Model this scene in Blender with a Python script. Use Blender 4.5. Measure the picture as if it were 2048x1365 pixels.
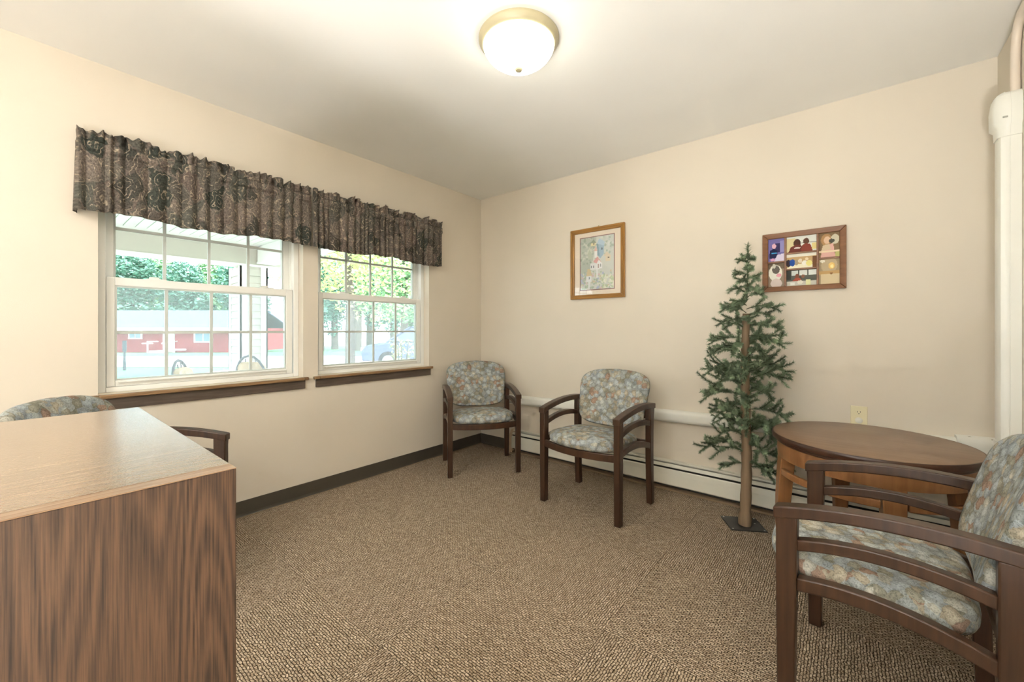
import bpy, math, random
from mathutils import Vector, Matrix, noise as mnoise

for o in list(bpy.data.objects):
    bpy.data.objects.remove(o, do_unlink=True)
SC = bpy.context.scene
COL = SC.collection
R = math.radians
PI = math.pi

# ------------------------------------------------------------------ camera
YAW = 0.684556
FOC = 812.09                       # focal length in pixels of the 2048-wide frame
CAMP = Vector((2.8256, -2.9681, 1.1340))
cd = bpy.data.cameras.new('camera')
cam = bpy.data.objects.new('camera', cd)
COL.objects.link(cam)
cam.location = CAMP
cam.rotation_euler = (PI / 2, 0, YAW)
cd.sensor_width = 36.0
cd.lens = FOC / 2048 * 36.0
cd.shift_y = -(682.5 - 660.2) / 2048
cd.clip_start = 0.02
cd.clip_end = 400
SC.camera = cam

# ------------------------------------------------------------------ world, sun, exposure
w = bpy.data.worlds.new('sky')
SC.world = w
w.use_nodes = True
bg = w.node_tree.nodes['Background']
bg.inputs[0].default_value = (0.86, 0.94, 1.0, 1)
bg.inputs[1].default_value = 2.9

sd = bpy.data.lights.new('sun', 'SUN')
sd.energy = 4.2
sd.angle = R(2.0)
sd.color = (1.0, 0.96, 0.88)
sun = bpy.data.objects.new('sun', sd)
COL.objects.link(sun)
sun.rotation_euler = (R(40), 0, R(100))    # from behind the house, high
FILL_UP_POWER = 400.0  # emission of the floor fill lights added behind the viewer
FILL_REAR_POWER = 42.0  # emission of the fill lamp added behind the viewer
LAMP_POWER = 6.0                            # emission of the lit opal glass bowls

def portal(y0, y1, z0, z1):
    ld = bpy.data.lights.new('window_portal', 'AREA')
    ld.shape = 'RECTANGLE'
    ld.size = z1 - z0
    ld.size_y = y1 - y0
    ld.cycles.is_portal = True
    p = bpy.data.objects.new('window_portal', ld)
    COL.objects.link(p)
    p.location = (-0.165, (y0 + y1) / 2, (z0 + z1) / 2)
    p.rotation_euler = (0, -PI / 2, 0)
W1 = (-2.710, -1.736)
W2 = (-1.6365, -0.6625)
WZ = (0.815, 2.0)
for a, b in (W1, W2):
    portal(a, b, *WZ)
# unseen glazed door added behind the viewer to let in fill daylight
DX = (1.50, 3.20); DZ = (0.06, 2.16); YF = -6.0
ld = bpy.data.lights.new('window_portal', 'AREA'); ld.shape = 'RECTANGLE'
ld.size = DX[1] - DX[0]; ld.size_y = DZ[1] - DZ[0]; ld.cycles.is_portal = True
po_ = bpy.data.objects.new('window_portal', ld); COL.objects.link(po_)
po_.location = ((DX[0] + DX[1]) / 2, YF - 0.165, (DZ[0] + DZ[1]) / 2); po_.rotation_euler = (PI / 2, 0, 0)

SC.view_settings.view_transform = 'Standard'
SC.view_settings.look = 'None'
SC.view_settings.exposure = 0.9
SC.view_settings.gamma = 1.0
SC.view_settings.use_curve_mapping = False
SC.cycles.max_bounces = 6
SC.cycles.diffuse_bounces = 4
SC.cycles.glossy_bounces = 3
SC.cycles.use_adaptive_sampling = True
SC.cycles.adaptive_threshold = 0.1
SC.cycles.adaptive_min_samples = 16
SC.cycles.use_light_tree = False
SC.cycles.transparent_max_bounces = 16
SC.cycles.sample_clamp_indirect = 8.0
SC.cycles.caustics_reflective = False
SC.cycles.caustics_refractive = False

# ------------------------------------------------------------------ mesh helpers
class MB:
    def __init__(s):
        s.v = []; s.f = []; s.uv = None
    def add(s, vs, fs):
        n = len(s.v)
        s.v += [tuple(p) for p in vs]
        s.f += [tuple(i + n for i in f) for f in fs]
        return s
    def box(s, x0, x1, y0, y1, z0, z1):
        return s.add([(x0,y0,z0),(x1,y0,z0),(x1,y1,z0),(x0,y1,z0),(x0,y0,z1),(x1,y0,z1),(x1,y1,z1),(x0,y1,z1)],
                     [(0,3,2,1),(4,5,6,7),(0,1,5,4),(1,2,6,5),(2,3,7,6),(3,0,4,7)])
    def hexa(s, p):                       # 8 points, bottom loop then top loop
        return s.add(p, [(0,3,2,1),(4,5,6,7),(0,1,5,4),(1,2,6,5),(2,3,7,6),(3,0,4,7)])
    def loft(s, loops, cap=True, closed=False):
        n = len(loops[0]); b = len(s.v); m = len(loops)
        for l in loops:
            s.v += [tuple(p) for p in l]
        for i in range(m if closed else m - 1):
            k = (i + 1) % m
            for j in range(n):
                q = (j + 1) % n
                s.f.append((b + i*n + j, b + i*n + q, b + k*n + q, b + k*n + j))
        if cap and not closed:
            s.f.append(tuple(b + j for j in reversed(range(n))))
            s.f.append(tuple(b + (m-1)*n + j for j in range(n)))
        return s
    def prism(s, poly, axis, a, b):       # poly of 2D points extruded along axis from a to b
        def pt(p, t):
            if axis == 0: return (t, p[0], p[1])
            if axis == 1: return (p[0], t, p[1])
            return (p[0], p[1], t)
        return s.loft([[pt(p, a) for p in poly], [pt(p, b) for p in poly]])
    def tube(s, pts, r, n=8, cap=True):
        pts = [Vector(p) for p in pts]
        rs = r if isinstance(r, (list, tuple)) else [r] * len(pts)
        loops = []; prev = None
        for i, p in enumerate(pts):
            d = (pts[min(i+1, len(pts)-1)] - pts[max(i-1, 0)]).normalized()
            if prev is None:
                a = Vector((0,0,1)) if abs(d.z) < 0.9 else Vector((1,0,0))
                u = d.cross(a).normalized()
            else:
                u = (prev - d * prev.dot(d)).normalized()
            prev = u
            w_ = d.cross(u)
            loops.append([p + (u*math.cos(2*PI*k/n) + w_*math.sin(2*PI*k/n)) * rs[i] for k in range(n)])
        return s.loft(loops, cap)
    def lathe(s, prof, c=(0,0,0), n=48, cap=True):
        loops = [[(c[0]+r*math.cos(2*PI*k/n), c[1]+r*math.sin(2*PI*k/n), c[2]+z) for k in range(n)] for r, z in prof]
        return s.loft(loops, cap)
    def build(s, name, m, parent=None, smooth=False, bevel=0, seg=2):
        me = bpy.data.meshes.new(name)
        me.from_pydata(s.v, [], s.f)
        me.validate(clean_customdata=False)
        me.update()
        if s.uv:
            ul = me.uv_layers.new(name='UVMap')
            for lp in me.loops:
                ul.data[lp.index].uv = s.uv[lp.vertex_index]
        o = bpy.data.objects.new(name, me)
        COL.objects.link(o)
        if m is not None:
            me.materials.append(m)
        if parent is not None:
            o.parent = parent
        import bmesh
        b = bmesh.new(); b.from_mesh(me)
        bmesh.ops.recalc_face_normals(b, faces=b.faces)
        b.to_mesh(me); b.free()
        if smooth:
            for p in me.polygons: p.use_smooth = True
            me.set_sharp_from_angle(angle=R(42))
        if bevel:
            bm_ = o.modifiers.new('bevel', 'BEVEL')
            bm_.width = bevel; bm_.segments = seg; bm_.limit_method = 'ANGLE'; bm_.angle_limit = R(40)
            for p in me.polygons: p.use_smooth = True
            me.set_sharp_from_angle(angle=R(42))
        return o

def tag(o, label=None, cat=None, group=None, kind=None):
    if label: o['label'] = label
    if cat: o['category'] = cat
    if group: o['group'] = group
    if kind: o['kind'] = kind
    return o
def thing(name, label, cat, loc=(0,0,0), rz=0, group=None, kind=None):
    o = bpy.data.objects.new(name, None)
    COL.objects.link(o)
    o.location = loc; o.rotation_euler = (0, 0, rz)
    o.empty_display_size = 0.1
    return tag(o, label, cat, group, kind)
def copy_tree(o, parent=None):
    c = o.copy(); COL.objects.link(c); c.parent = parent
    for ch in list(o.children):
        copy_tree(ch, c)
    return c
def structure(name, mb, m, label=None, **k):
    o = mb.build(name, m, **k)
    o['kind'] = 'structure'
    if label: o['label'] = label
    return o

# ------------------------------------------------------------------ material helpers
def srgb(r, g, b):
    f = lambda c: c/12.92 if c <= 0.04045 else ((c+0.055)/1.055)**2.4
    return (f(r/255), f(g/255), f(b/255), 1)
class NT:
    def __init__(s, name, rough=0.5, spec=0.5):
        s.m = bpy.data.materials.new(name); s.m.use_nodes = True
        s.n = s.m.node_tree.nodes; s.l = s.m.node_tree.links
        s.p = s.n['Principled BSDF']
        s.p.inputs['Roughness'].default_value = rough
        s.p.inputs['Specular IOR Level'].default_value = spec
    def node(s, t, **kw):
        x = s.n.new(t)
        for k, v in kw.items():
            if k.startswith('i_'):
                x.inputs[k[2:].replace('_', ' ')].default_value = v
            else:
                setattr(x, k, v)
        return x
    def link(s, a, b): s.l.new(a, b)
    def coord(s, kind='Object', scale=(1,1,1), rot=(0,0,0), loc=(0,0,0)):
        t = s.node('ShaderNodeTexCoord'); mp = s.node('ShaderNodeMapping')
        mp.inputs['Scale'].default_value = scale; mp.inputs['Rotation'].default_value = rot
        mp.inputs['Location'].default_value = loc
        s.link(t.outputs[kind], mp.inputs['Vector'])
        return mp.outputs['Vector']
    def noise(s, vec, scale, detail=3, rough=0.5, dist=0.0, out='Fac'):
        t = s.node('ShaderNodeTexNoise')
        t.inputs['Scale'].default_value = scale; t.inputs['Detail'].default_value = detail
        t.inputs['Roughness'].default_value = rough; t.inputs['Distortion'].default_value = dist
        if vec is not None: s.link(vec, t.inputs['Vector'])
        return t.outputs[out]
    def ramp(s, fac, stops, interp='LINEAR'):
        t = s.node('ShaderNodeValToRGB'); e = t.color_ramp.elements
        t.color_ramp.interpolation = interp
        while len(e) < len(stops): e.new(0.5)
        for x, (p, c) in zip(e, stops):
            x.position = p; x.color = c if len(c) == 4 else (*c, 1)
        s.link(fac, t.inputs['Fac'])
        return t.outputs['Color']
    def mix(s, fac, a, b, blend='MIX'):
        t = s.node('ShaderNodeMix', data_type='RGBA', blend_type=blend)
        for sock, v in ((t.inputs[0], fac), (t.inputs[6], a), (t.inputs[7], b)):
            if hasattr(v, 'is_output'): s.link(v, sock)
            else: sock.default_value = v
        return t.outputs[2]
    def math(s, op, a, b=0.0):
        t = s.node('ShaderNodeMath', operation=op)
        for sock, v in ((t.inputs[0], a), (t.inputs[1], b)):
            if hasattr(v, 'is_output'): s.link(v, sock)
            else: sock.default_value = v
        return t.outputs[0]
    def bump(s, h, strength=0.3, dist=0.01):
        t = s.node('ShaderNodeBump'); t.inputs['Strength'].default_value = strength
        t.inputs['Distance'].default_value = dist
        s.link(h, t.inputs['Height']); s.link(t.outputs['Normal'], s.p.inputs['Normal'])
    def base(s, c):
        if hasattr(c, 'is_output'): s.link(c, s.p.inputs['Base Color'])
        else: s.p.inputs['Base Color'].default_value = c
        return s
def plain(name, c, rough=0.5, metal=0, spec=0.5, var=0.06, vscale=8):
    t = NT(name, rough, spec)
    t.p.inputs['Metallic'].default_value = metal
    n = t.noise(t.coord(), vscale, 3)
    d = tuple(x * (1 - var) for x in c[:3]) + (1,); e = tuple(min(1, x * (1 + var)) for x in c[:3]) + (1,)
    t.base(t.ramp(n, [(0.3, d), (0.7, e)]))
    return t.m
def wall_mat(name, c, bump=0.12):
    t = NT(name, 0.75, 0.25)
    v = t.coord()
    n = t.noise(v, 1.3, 2)
    d = tuple(x * 0.97 for x in c[:3]) + (1,); e = tuple(min(1, x * 1.02) for x in c[:3]) + (1,)
    t.base(t.ramp(n, [(0.35, d), (0.65, e)]))
    t.bump(t.noise(v, 260, 2), bump, 0.002)
    return t.m
def wood(name, dark, light, axis=2, fine=60, rough=0.35, contrast=1.0, bump=0.05, rings=0.0, coat=0.0):
    t = NT(name, rough, 0.5)
    sc = [1, 1, 1]; sc[axis] = 0.06
    v = t.coord(scale=sc)
    fib = t.noise(v, fine, 4, 0.6)
    col = t.ramp(fib, [(0.5 - 0.22/contrast, dark), (0.5 + 0.22/contrast, light)])
    if rings:
        sc2 = [1, 1, 1]; sc2[axis] = 0.16
        big = t.noise(t.coord(scale=sc2), 7, 1.2, 0.45, 0.15)
        ln = t.math('SINE', t.math('MULTIPLY', big, 95.0))
        ln = t.math('ADD', t.math('MULTIPLY', ln, 0.5), 0.5)
        dk = tuple(x * 0.55 for x in dark[:3]) + (1,)
        col = t.mix(t.math('MULTIPLY', t.math('POWER', ln, 2.0), rings), col, dk)
    t.base(col)
    t.bump(fib, bump, 0.002)
    if coat: t.p.inputs['Coat Weight'].default_value = coat
    return t.m

M = {}
M['wall'] = wall_mat('cream_wall_paint', srgb(226, 216, 200))
M['ceil'] = wall_mat('white_ceiling_paint', srgb(247, 246, 242), 0.08)
M['vinyl'] = plain('dark_vinyl_base', srgb(74, 68, 58), 0.45)
M['toe'] = plain('tan_toe_strip', srgb(140, 118, 92), 0.7)
M['white_vinyl'] = plain('white_window_vinyl', srgb(250, 250, 245), 0.35, var=0.01)
M['muntin'] = plain('pale_muntin_vinyl', srgb(205, 210, 205), 0.4, var=0.02)
M['white_metal'] = plain('off_white_enamel', srgb(232, 230, 216), 0.35, var=0.02)
M['slot'] = plain('dark_slot', srgb(38, 34, 26), 0.7)
M['pvc'] = plain('white_pvc_cover', srgb(240, 239, 230), 0.3, var=0.015)
M['pvc_cut'] = plain('pvc_speck', srgb(110, 85, 55), 0.6)
M['beige_tube'] = plain('wall_coloured_tube', srgb(226, 212, 196), 0.5)
M['chairwood'] = wood('dark_walnut_frame', srgb(47, 31, 20), srgb(76, 51, 35), 2, 45, 0.32, 0.9, 0.03)
M['sillwood'] = wood('stained_oak_sill', srgb(104, 80, 54), srgb(168, 134, 96), 1, 90, 0.28, 1.0, 0.05)
M['apronwood'] = wood('grey_brown_apron', srgb(72, 60, 51), srgb(102, 88, 77), 1, 90, 0.45, 0.9, 0.05)
M['tabletop'] = wood('walnut_laminate_top', srgb(124, 98, 77), srgb(146, 119, 96), 0, 40, 0.33, 0.8, 0.03)  # lighter, greyer tone carries the sheen of the top
M['tableedge'] = wood('dark_walnut_edge', srgb(50, 30, 20), srgb(78, 48, 32), 0, 40, 0.3, 0.8, 0.03)
M['oakleg'] = wood('honey_maple', srgb(118, 78, 46), srgb(164, 114, 70), 2, 30, 0.35, 0.8, 0.03)
M['goldframe'] = wood('golden_oak_frame', srgb(128, 86, 32), srgb(182, 134, 66), 2, 60, 0.35, 0.9, 0.04)
M['goldframe_h'] = wood('golden_oak_frame_cross', srgb(128, 86, 32), srgb(182, 134, 66), 0, 60, 0.35, 0.9, 0.04)
M['brownframe'] = wood('brown_flat_frame', srgb(112, 72, 44), srgb(142, 98, 64), 0, 50, 0.4, 0.8, 0.03)
M['mat_board'] = plain('cream_mat_board', srgb(246, 232, 214), 0.9, var=0.01)
M['mat_edge'] = plain('mauve_mat_edge', srgb(150, 116, 110), 0.8)
M['brass'] = plain('brass', srgb(190, 170, 110), 0.3, 1.0)
M['nickel'] = plain('tan_lamp_rim', srgb(178, 168, 136), 0.4, 0.0)
M['outlet'] = plain('ivory_plastic', srgb(236, 226, 190), 0.35, var=0.02)
M['outlet_white'] = plain('white_plug_cap', srgb(238, 234, 222), 0.3, var=0.02)
M['black'] = plain('black_slot', srgb(20, 18, 16), 0.6)
M['steel'] = plain('dark_steel_plate', srgb(72, 70, 66), 0.38, 0.6, var=0.2)
M['screw'] = plain('bright_screw', srgb(200, 198, 190), 0.3, 0.9)
M['bark'] = wood('peeled_log', srgb(104, 84, 62), srgb(152, 128, 100), 2, 24, 0.7, 0.8, 0.4)
M['needle'] = plain('pine_needle_green', srgb(122, 139, 108), 0.6, var=0.4, vscale=14)
M['twig'] = plain('green_wire_twig', srgb(70, 72, 46), 0.7)

def glass_mat(name, tint=(1,1,1,1), ior=1.45, haze=0.0):
    m = bpy.data.materials.new(name); m.use_nodes = True
    n = m.node_tree.nodes; l = m.node_tree.links
    n.remove(n['Principled BSDF'])
    tr = n.new('ShaderNodeBsdfTransparent'); tr.inputs[0].default_value = tint
    gl = n.new('ShaderNodeBsdfGlossy'); gl.inputs['Roughness'].default_value = 0.02
    fr = n.new('ShaderNodeFresnel')
    ge = n.new('ShaderNodeNewGeometry'); ma = n.new('ShaderNodeMath'); ma.operation = 'MULTIPLY_ADD'   # same reflectance on both faces of a thin pane
    ma.inputs[1].default_value = 1 / ior - ior; ma.inputs[2].default_value = ior
    l.new(ge.outputs['Backfacing'], ma.inputs[0]); l.new(ma.outputs[0], fr.inputs['IOR'])
    mx = n.new('ShaderNodeMixShader')
    l.new(fr.outputs[0], mx.inputs[0]); l.new(tr.outputs[0], mx.inputs[1]); l.new(gl.outputs[0], mx.inputs[2])
    last = mx
    if haze:
        df = n.new('ShaderNodeBsdfTranslucent'); df.inputs[0].default_value = (0.95, 0.97, 1, 1)
        m2 = n.new('ShaderNodeMixShader'); m2.inputs[0].default_value = haze
        l.new(mx.outputs[0], m2.inputs[1]); l.new(df.outputs[0], m2.inputs[2]); last = m2
    l.new(last.outputs[0], n['Material Output'].inputs[0])
    return m
M['glass'] = glass_mat('window_glass', (0.98, 1, 0.995, 1))
M['screen'] = glass_mat('insect_screen', (0.92, 0.94, 0.97, 1), 1.02, 0.11)
M['pic_glass'] = glass_mat('picture_glass', (1, 1, 1, 1), 1.5)

# carpet: looped ribs in rows, tan over dark brown
t = NT('loop_carpet', 0.95, 0.1)
v = t.coord()
wob = t.noise(v, 55, 2, out='Color')
vv = t.mix(0.012, v, wob, 'ADD')
br = t.node('ShaderNodeTexBrick', offset=0.5)
br.inputs['Scale'].default_value = 1.0
br.inputs['Brick Width'].default_value = 0.019
br.inputs['Row Height'].default_value = 0.0088
br.inputs['Mortar Size'].default_value = 0.0017
br.inputs['Mortar Smooth'].default_value = 0.7
br.inputs['Bias'].default_value = 0.0
br.inputs['Color1'].default_value = srgb(228, 210, 186)
br.inputs['Color2'].default_value = srgb(194, 174, 149)
br.inputs['Mortar'].default_value = srgb(80, 66, 50)
t.link(vv, br.inputs['Vector'])
spk = t.noise(v, 150, 3, 0.7)
c1 = t.mix(0.85, br.outputs['Color'], t.ramp(spk, [(0.36, srgb(138, 122, 104)), (0.62, (1.0, 1.0, 1.0, 1))]), 'MULTIPLY')
oi = t.node('ShaderNodeObjectInfo')
c2 = t.mix(1.0, c1, t.ramp(oi.outputs['Random'], [(0, (0.93, 0.93, 0.93, 1)), (1, (1, 1, 1, 1))]), 'MULTIPLY')
t.base(c2)
hgt = t.math('SUBTRACT', 1.0, br.outputs['Fac'])
t.bump(t.math('ADD', hgt, t.math('MULTIPLY', spk, 0.6)), 0.7, 0.004)
M['carpet'] = t.m
M['subfloor'] = plain('dark_subfloor', srgb(60, 50, 40), 0.9)

# upholstery: overlapping leaf shapes in slate blue, sand, rust and grey green
t = NT('leaf_print_upholstery', 0.85, 0.2)
v = t.coord()
dis = t.noise(v, 34, 2, out='Color')
vd = t.mix(0.03, v, dis, 'ADD')
def leaves(scale, off):
    mp = t.node('ShaderNodeMapping'); mp.inputs['Location'].default_value = off
    t.link(vd, mp.inputs['Vector'])
    vo = t.node('ShaderNodeTexVoronoi', feature='F1'); vo.inputs['Scale'].default_value = scale
    t.link(mp.outputs['Vector'], vo.inputs['Vector'])
    sep = t.node('ShaderNodeSeparateColor'); t.link(vo.outputs['Color'], sep.inputs[0])
    return vo.outputs['Distance'], sep.outputs[0], sep.outputs[1]
STOPS = [(0.0, srgb(166, 170, 168)), (0.16, srgb(196, 200, 198)), (0.34, srgb(172, 168, 152)),
         (0.5, srgb(196, 184, 164)), (0.60, srgb(178, 150, 132)), (0.66, srgb(186, 192, 196)), (0.88, srgb(206, 202, 190))]
d1, a1, b1 = leaves(31, (0, 0, 0))
d2, a2, b2 = leaves(22, (3.1, 1.7, 0.4))
L1 = t.mix(0.8, t.ramp(a1, STOPS, 'CONSTANT'), t.ramp(d1, [(0.30, (1, 1, 1, 1)), (0.62, (0.55, 0.55, 0.53, 1))]), 'MULTIPLY')
L2 = t.mix(0.8, t.ramp(a2, STOPS, 'CONSTANT'), t.ramp(d2, [(0.20, (1.03, 1.03, 1.03, 1)), (0.48, (0.6, 0.6, 0.58, 1))]), 'MULTIPLY')
sel = t.math('MULTIPLY', t.math('LESS_THAN', d2, 0.46), t.math('GREATER_THAN', b2, 0.5))
c = t.mix(sel, L1, L2)
vein = t.noise(v, 95, 3, 0.6, 2.5)
c = t.mix(0.9, c, t.ramp(vein, [(0.36, (0.52, 0.53, 0.53, 1)), (0.52, (1.0, 1.0, 1.0, 1)), (0.66, (1.12, 1.12, 1.12, 1))]), 'MULTIPLY')
big = t.noise(v, 7, 2)
c = t.mix(1.0, c, t.ramp(big, [(0.3, (0.76, 0.78, 0.78, 1)), (0.7, (1.0, 0.98, 0.96, 1))]), 'MULTIPLY')
t.base(c)
t.bump(t.noise(v, 900, 1), 0.15, 0.001)
M['fabric'] = t.m

# valance: paisley swirls
t = NT('paisley_valance_cloth', 0.8, 0.2)
v = t.coord('UV')
dis = t.noise(v, 11, 2, out='Color')
vd = t.mix(0.11, v, dis, 'ADD')
vo = t.node('ShaderNodeTexVoronoi', feature='SMOOTH_F1'); vo.inputs['Scale'].default_value = 8.0
vo.inputs['Smoothness'].default_value = 0.25
t.link(vd, vo.inputs['Vector'])
sep = t.node('ShaderNodeSeparateColor'); t.link(vo.outputs['Color'], sep.inputs[0])
ground = t.ramp(sep.outputs[0], [(0, srgb(66, 69, 64)), (0.28, srgb(124, 111, 103)), (0.5, srgb(96, 97, 90)), (0.7, srgb(140, 127, 118)), (0.9, srgb(72, 76, 70))])
rg = t.math('ADD', t.math('MULTIPLY', vo.outputs['Distance'], 34.0), t.math('MULTIPLY', t.noise(v, 20, 2), 16.0))
ln = t.ramp(t.math('SINE', rg), [(0.70, (0, 0, 0, 1)), (0.95, (1, 1, 1, 1))])
brk = t.ramp(t.noise(v, 26, 2), [(0.42, (0, 0, 0, 1)), (0.56, (1, 1, 1, 1))])
c = t.mix(t.math('MULTIPLY', t.math('MULTIPLY', ln, brk), 0.75), ground, srgb(196, 180, 158))
spk = t.noise(v, 95, 3, 0.7)
c = t.mix(0.8, c, t.ramp(spk, [(0.36, (0.36, 0.35, 0.33, 1)), (0.6, (1.14, 1.12, 1.1, 1))]), 'MULTIPLY')
t.base(c)
t.bump(t.noise(v, 500, 1), 0.1, 0.001)
tl = t.node('ShaderNodeBsdfTranslucent'); t.link(c, tl.inputs['Color'])
mx = t.node('ShaderNodeMixShader'); mx.inputs[0].default_value = 0.14
t.link(t.p.outputs[0], mx.inputs[1]); t.link(tl.outputs[0], mx.inputs[2])
t.link(mx.outputs[0], t.n['Material Output'].inputs[0])
M['paisley'] = t.m

# oak laminate of the cabinet: grain running up the panel
def oak_laminate(name, dark, light, axis, rough, pebble=0.0, rings=0.6):
    t = NT(name, rough, 0.5)
    sc = [1, 1, 1]; sc[axis] = 0.02
    fib = t.noise(t.coord(scale=sc), 620, 3, 0.62)
    sc2 = [1, 1, 1]; sc2[axis] = 0.09
    big = t.noise(t.coord(scale=sc2), 14.0, 1.0, 0.35, 0.0)
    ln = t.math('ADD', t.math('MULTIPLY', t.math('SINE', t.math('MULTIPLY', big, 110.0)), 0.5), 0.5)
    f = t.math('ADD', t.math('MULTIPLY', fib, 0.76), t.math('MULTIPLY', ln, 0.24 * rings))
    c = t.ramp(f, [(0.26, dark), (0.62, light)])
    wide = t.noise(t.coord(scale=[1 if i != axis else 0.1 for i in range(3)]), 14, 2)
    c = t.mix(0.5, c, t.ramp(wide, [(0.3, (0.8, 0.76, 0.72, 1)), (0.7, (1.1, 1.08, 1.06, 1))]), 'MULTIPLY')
    t.base(c)
    if pebble:
        t.p.inputs['Coat Weight'].default_value = 0.45; t.p.inputs['Coat Roughness'].default_value = 0.2
        t.bump(t.noise(t.coord(), 420, 2), pebble, 0.0015)
    else:
        t.bump(fib, 0.06, 0.001)
    return t.m
M['cab_side'] = oak_laminate('oak_laminate_panel', srgb(34, 24, 16), srgb(88, 65, 47), 2, 0.45)  # dimness of the side facing away from the windows is put into this tone
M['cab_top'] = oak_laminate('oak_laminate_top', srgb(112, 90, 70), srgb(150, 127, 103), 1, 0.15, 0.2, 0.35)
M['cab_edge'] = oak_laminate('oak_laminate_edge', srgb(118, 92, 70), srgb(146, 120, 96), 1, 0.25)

# lit opal glass
m = bpy.data.materials.new('lit_opal_glass'); m.use_nodes = True
p = m.node_tree.nodes['Principled BSDF']
p.inputs['Base Color'].default_value = (0.95, 0.95, 0.92, 1)
p.inputs['Roughness'].default_value = 0.25
p.inputs['Emission Color'].default_value = (1.0, 0.985, 0.84, 1)
p.inputs['Emission Strength'].default_value = LAMP_POWER
M['opal'] = m

m2_ = m.copy(); m2_.name = 'fill_uplight_glass'  # glow of the added floor fill lights
m2_.node_tree.nodes['Principled BSDF'].inputs['Emission Strength'].default_value = FILL_UP_POWER
m2_.node_tree.nodes['Principled BSDF'].inputs['Emission Color'].default_value = (1.0, 0.985, 0.955, 1)
M['fill_up'] = m2_
m3_ = m.copy(); m3_.name = 'rear_fill_glass'  # glow of the added rear fill lamp
m3_.node_tree.nodes['Principled BSDF'].inputs['Emission Strength'].default_value = FILL_REAR_POWER
m3_.node_tree.nodes['Principled BSDF'].inputs['Emission Color'].default_value = (1.0, 0.985, 0.955, 1)
M['fill_rear'] = m3_

# print: colours carried by the mesh
t = NT('printed_paper', 0.7, 0.2)
at = t.node('ShaderNodeAttribute', attribute_name='ink')
t.base(at.outputs['Color'])
M['print'] = t.m

# outdoors
def lawn_mat(name, a, b, sc=3):
    t = NT(name, 0.95, 0.1)
    n = t.noise(t.coord(), sc, 5, 0.6)
    t.base(t.ramp(n, [(0.35, a), (0.65, b)]))
    return t.m
M['lawn'] = lawn_mat('mown_grass', srgb(78, 124, 92), srgb(112, 152, 116), 0.6)
M['drive'] = lawn_mat('pale_concrete', srgb(206, 202, 196), srgb(226, 222, 214), 1.5)
M['siding'] = plain('pale_vinyl_siding', srgb(196, 190, 182), 0.6, var=0.02)
M['trimwhite'] = plain('exterior_white_trim', srgb(240, 240, 238), 0.5, var=0.01)
M['soffit'] = plain('white_soffit', srgb(238, 238, 238), 0.6, var=0.01)
M['brick'] = plain('red_brick_wall', srgb(158, 74, 76), 0.85, var=0.12)
M['roof'] = plain('grey_blue_shingle', srgb(92, 106, 130), 0.85, var=0.1)
M['housewhite'] = plain('house_white_paint', srgb(240, 238, 234), 0.6)
M['houseglass'] = plain('house_window_glass', srgb(120, 146, 166), 0.1)
M['leafA'] = plain('sunlit_leaves', srgb(120, 164, 118), 0.7, var=0.35, vscale=2)
M['leafB'] = plain('blue_green_leaves', srgb(104, 148, 130), 0.7, var=0.35, vscale=2)
M['leafC'] = plain('yellow_green_leaves', srgb(186, 196, 140), 0.7, var=0.3, vscale=4)
M['treebark'] = plain('grey_tree_bark', srgb(104, 98, 92), 0.9, var=0.2)
M['darkmetal'] = plain('grey_garden_metal', srgb(92, 96, 104), 0.5, 0.3)
M['cushion'] = plain('tan_print_cushion', srgb(206, 178, 146), 0.9, var=0.25, vscale=12)
M['carpaint'] = plain('dark_blue_car_paint', srgb(84, 96, 120), 0.25)
M['carglass'] = plain('tinted_car_glass', srgb(92, 104, 120), 0.08)
M['tyre'] = plain('black_tyre', srgb(34, 34, 36), 0.8)
M['chrome'] = plain('wheel_metal', srgb(170, 172, 176), 0.3, 0.8)
M['postdark'] = plain('dark_post_metal', srgb(54, 66, 74), 0.5)

# ------------------------------------------------------------------ room shell
XR = 3.396; H = 2.44; TH = 0.16
TILE = 0.577
fl = structure('floor', MB().box(-TH, XR + TH, YF - TH, TH, -0.12, -0.010), M['subfloor'], 'brown looped carpet tile floor laid in quarter turns')
tile = None
ti0 = 1.547 - 3 * TILE; tj0 = -2.139 - 7 * TILE
g = 0.0006
for i in range(0, 7):
    for j in range(0, 12):
        x0 = max(0.002, ti0 + i * TILE - TILE * 0); x1 = min(XR - 0.002, ti0 + (i + 1) * TILE)
        y0 = max(YF + 0.002, tj0 + j * TILE); y1 = min(-0.002, tj0 + (j + 1) * TILE)
        if i == 0: x0 = 0.002
        if x1 - x0 < 0.02 or y1 - y0 < 0.02: continue
        cx, cy = (x0 + x1) / 2, (y0 + y1) / 2
        a, b = (x1 - x0) / 2 - g, (y1 - y0) / 2 - g
        turn = (i + j) % 2
        if turn: a, b = b, a
        full = abs((x1 - x0) - TILE) < 1e-4 and abs((y1 - y0) - TILE) < 1e-4
        if full and tile is not None:
            o = tile.copy(); COL.objects.link(o)
        else:
            o = MB().box(-a, a, -b, b, -0.0098, 0).build('carpet_tile', M['carpet'], fl)
            if full: tile = o
        o.parent = fl
        o.location = (cx, cy, 0); o.rotation_euler = (0, 0, PI / 2 * turn)

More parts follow.
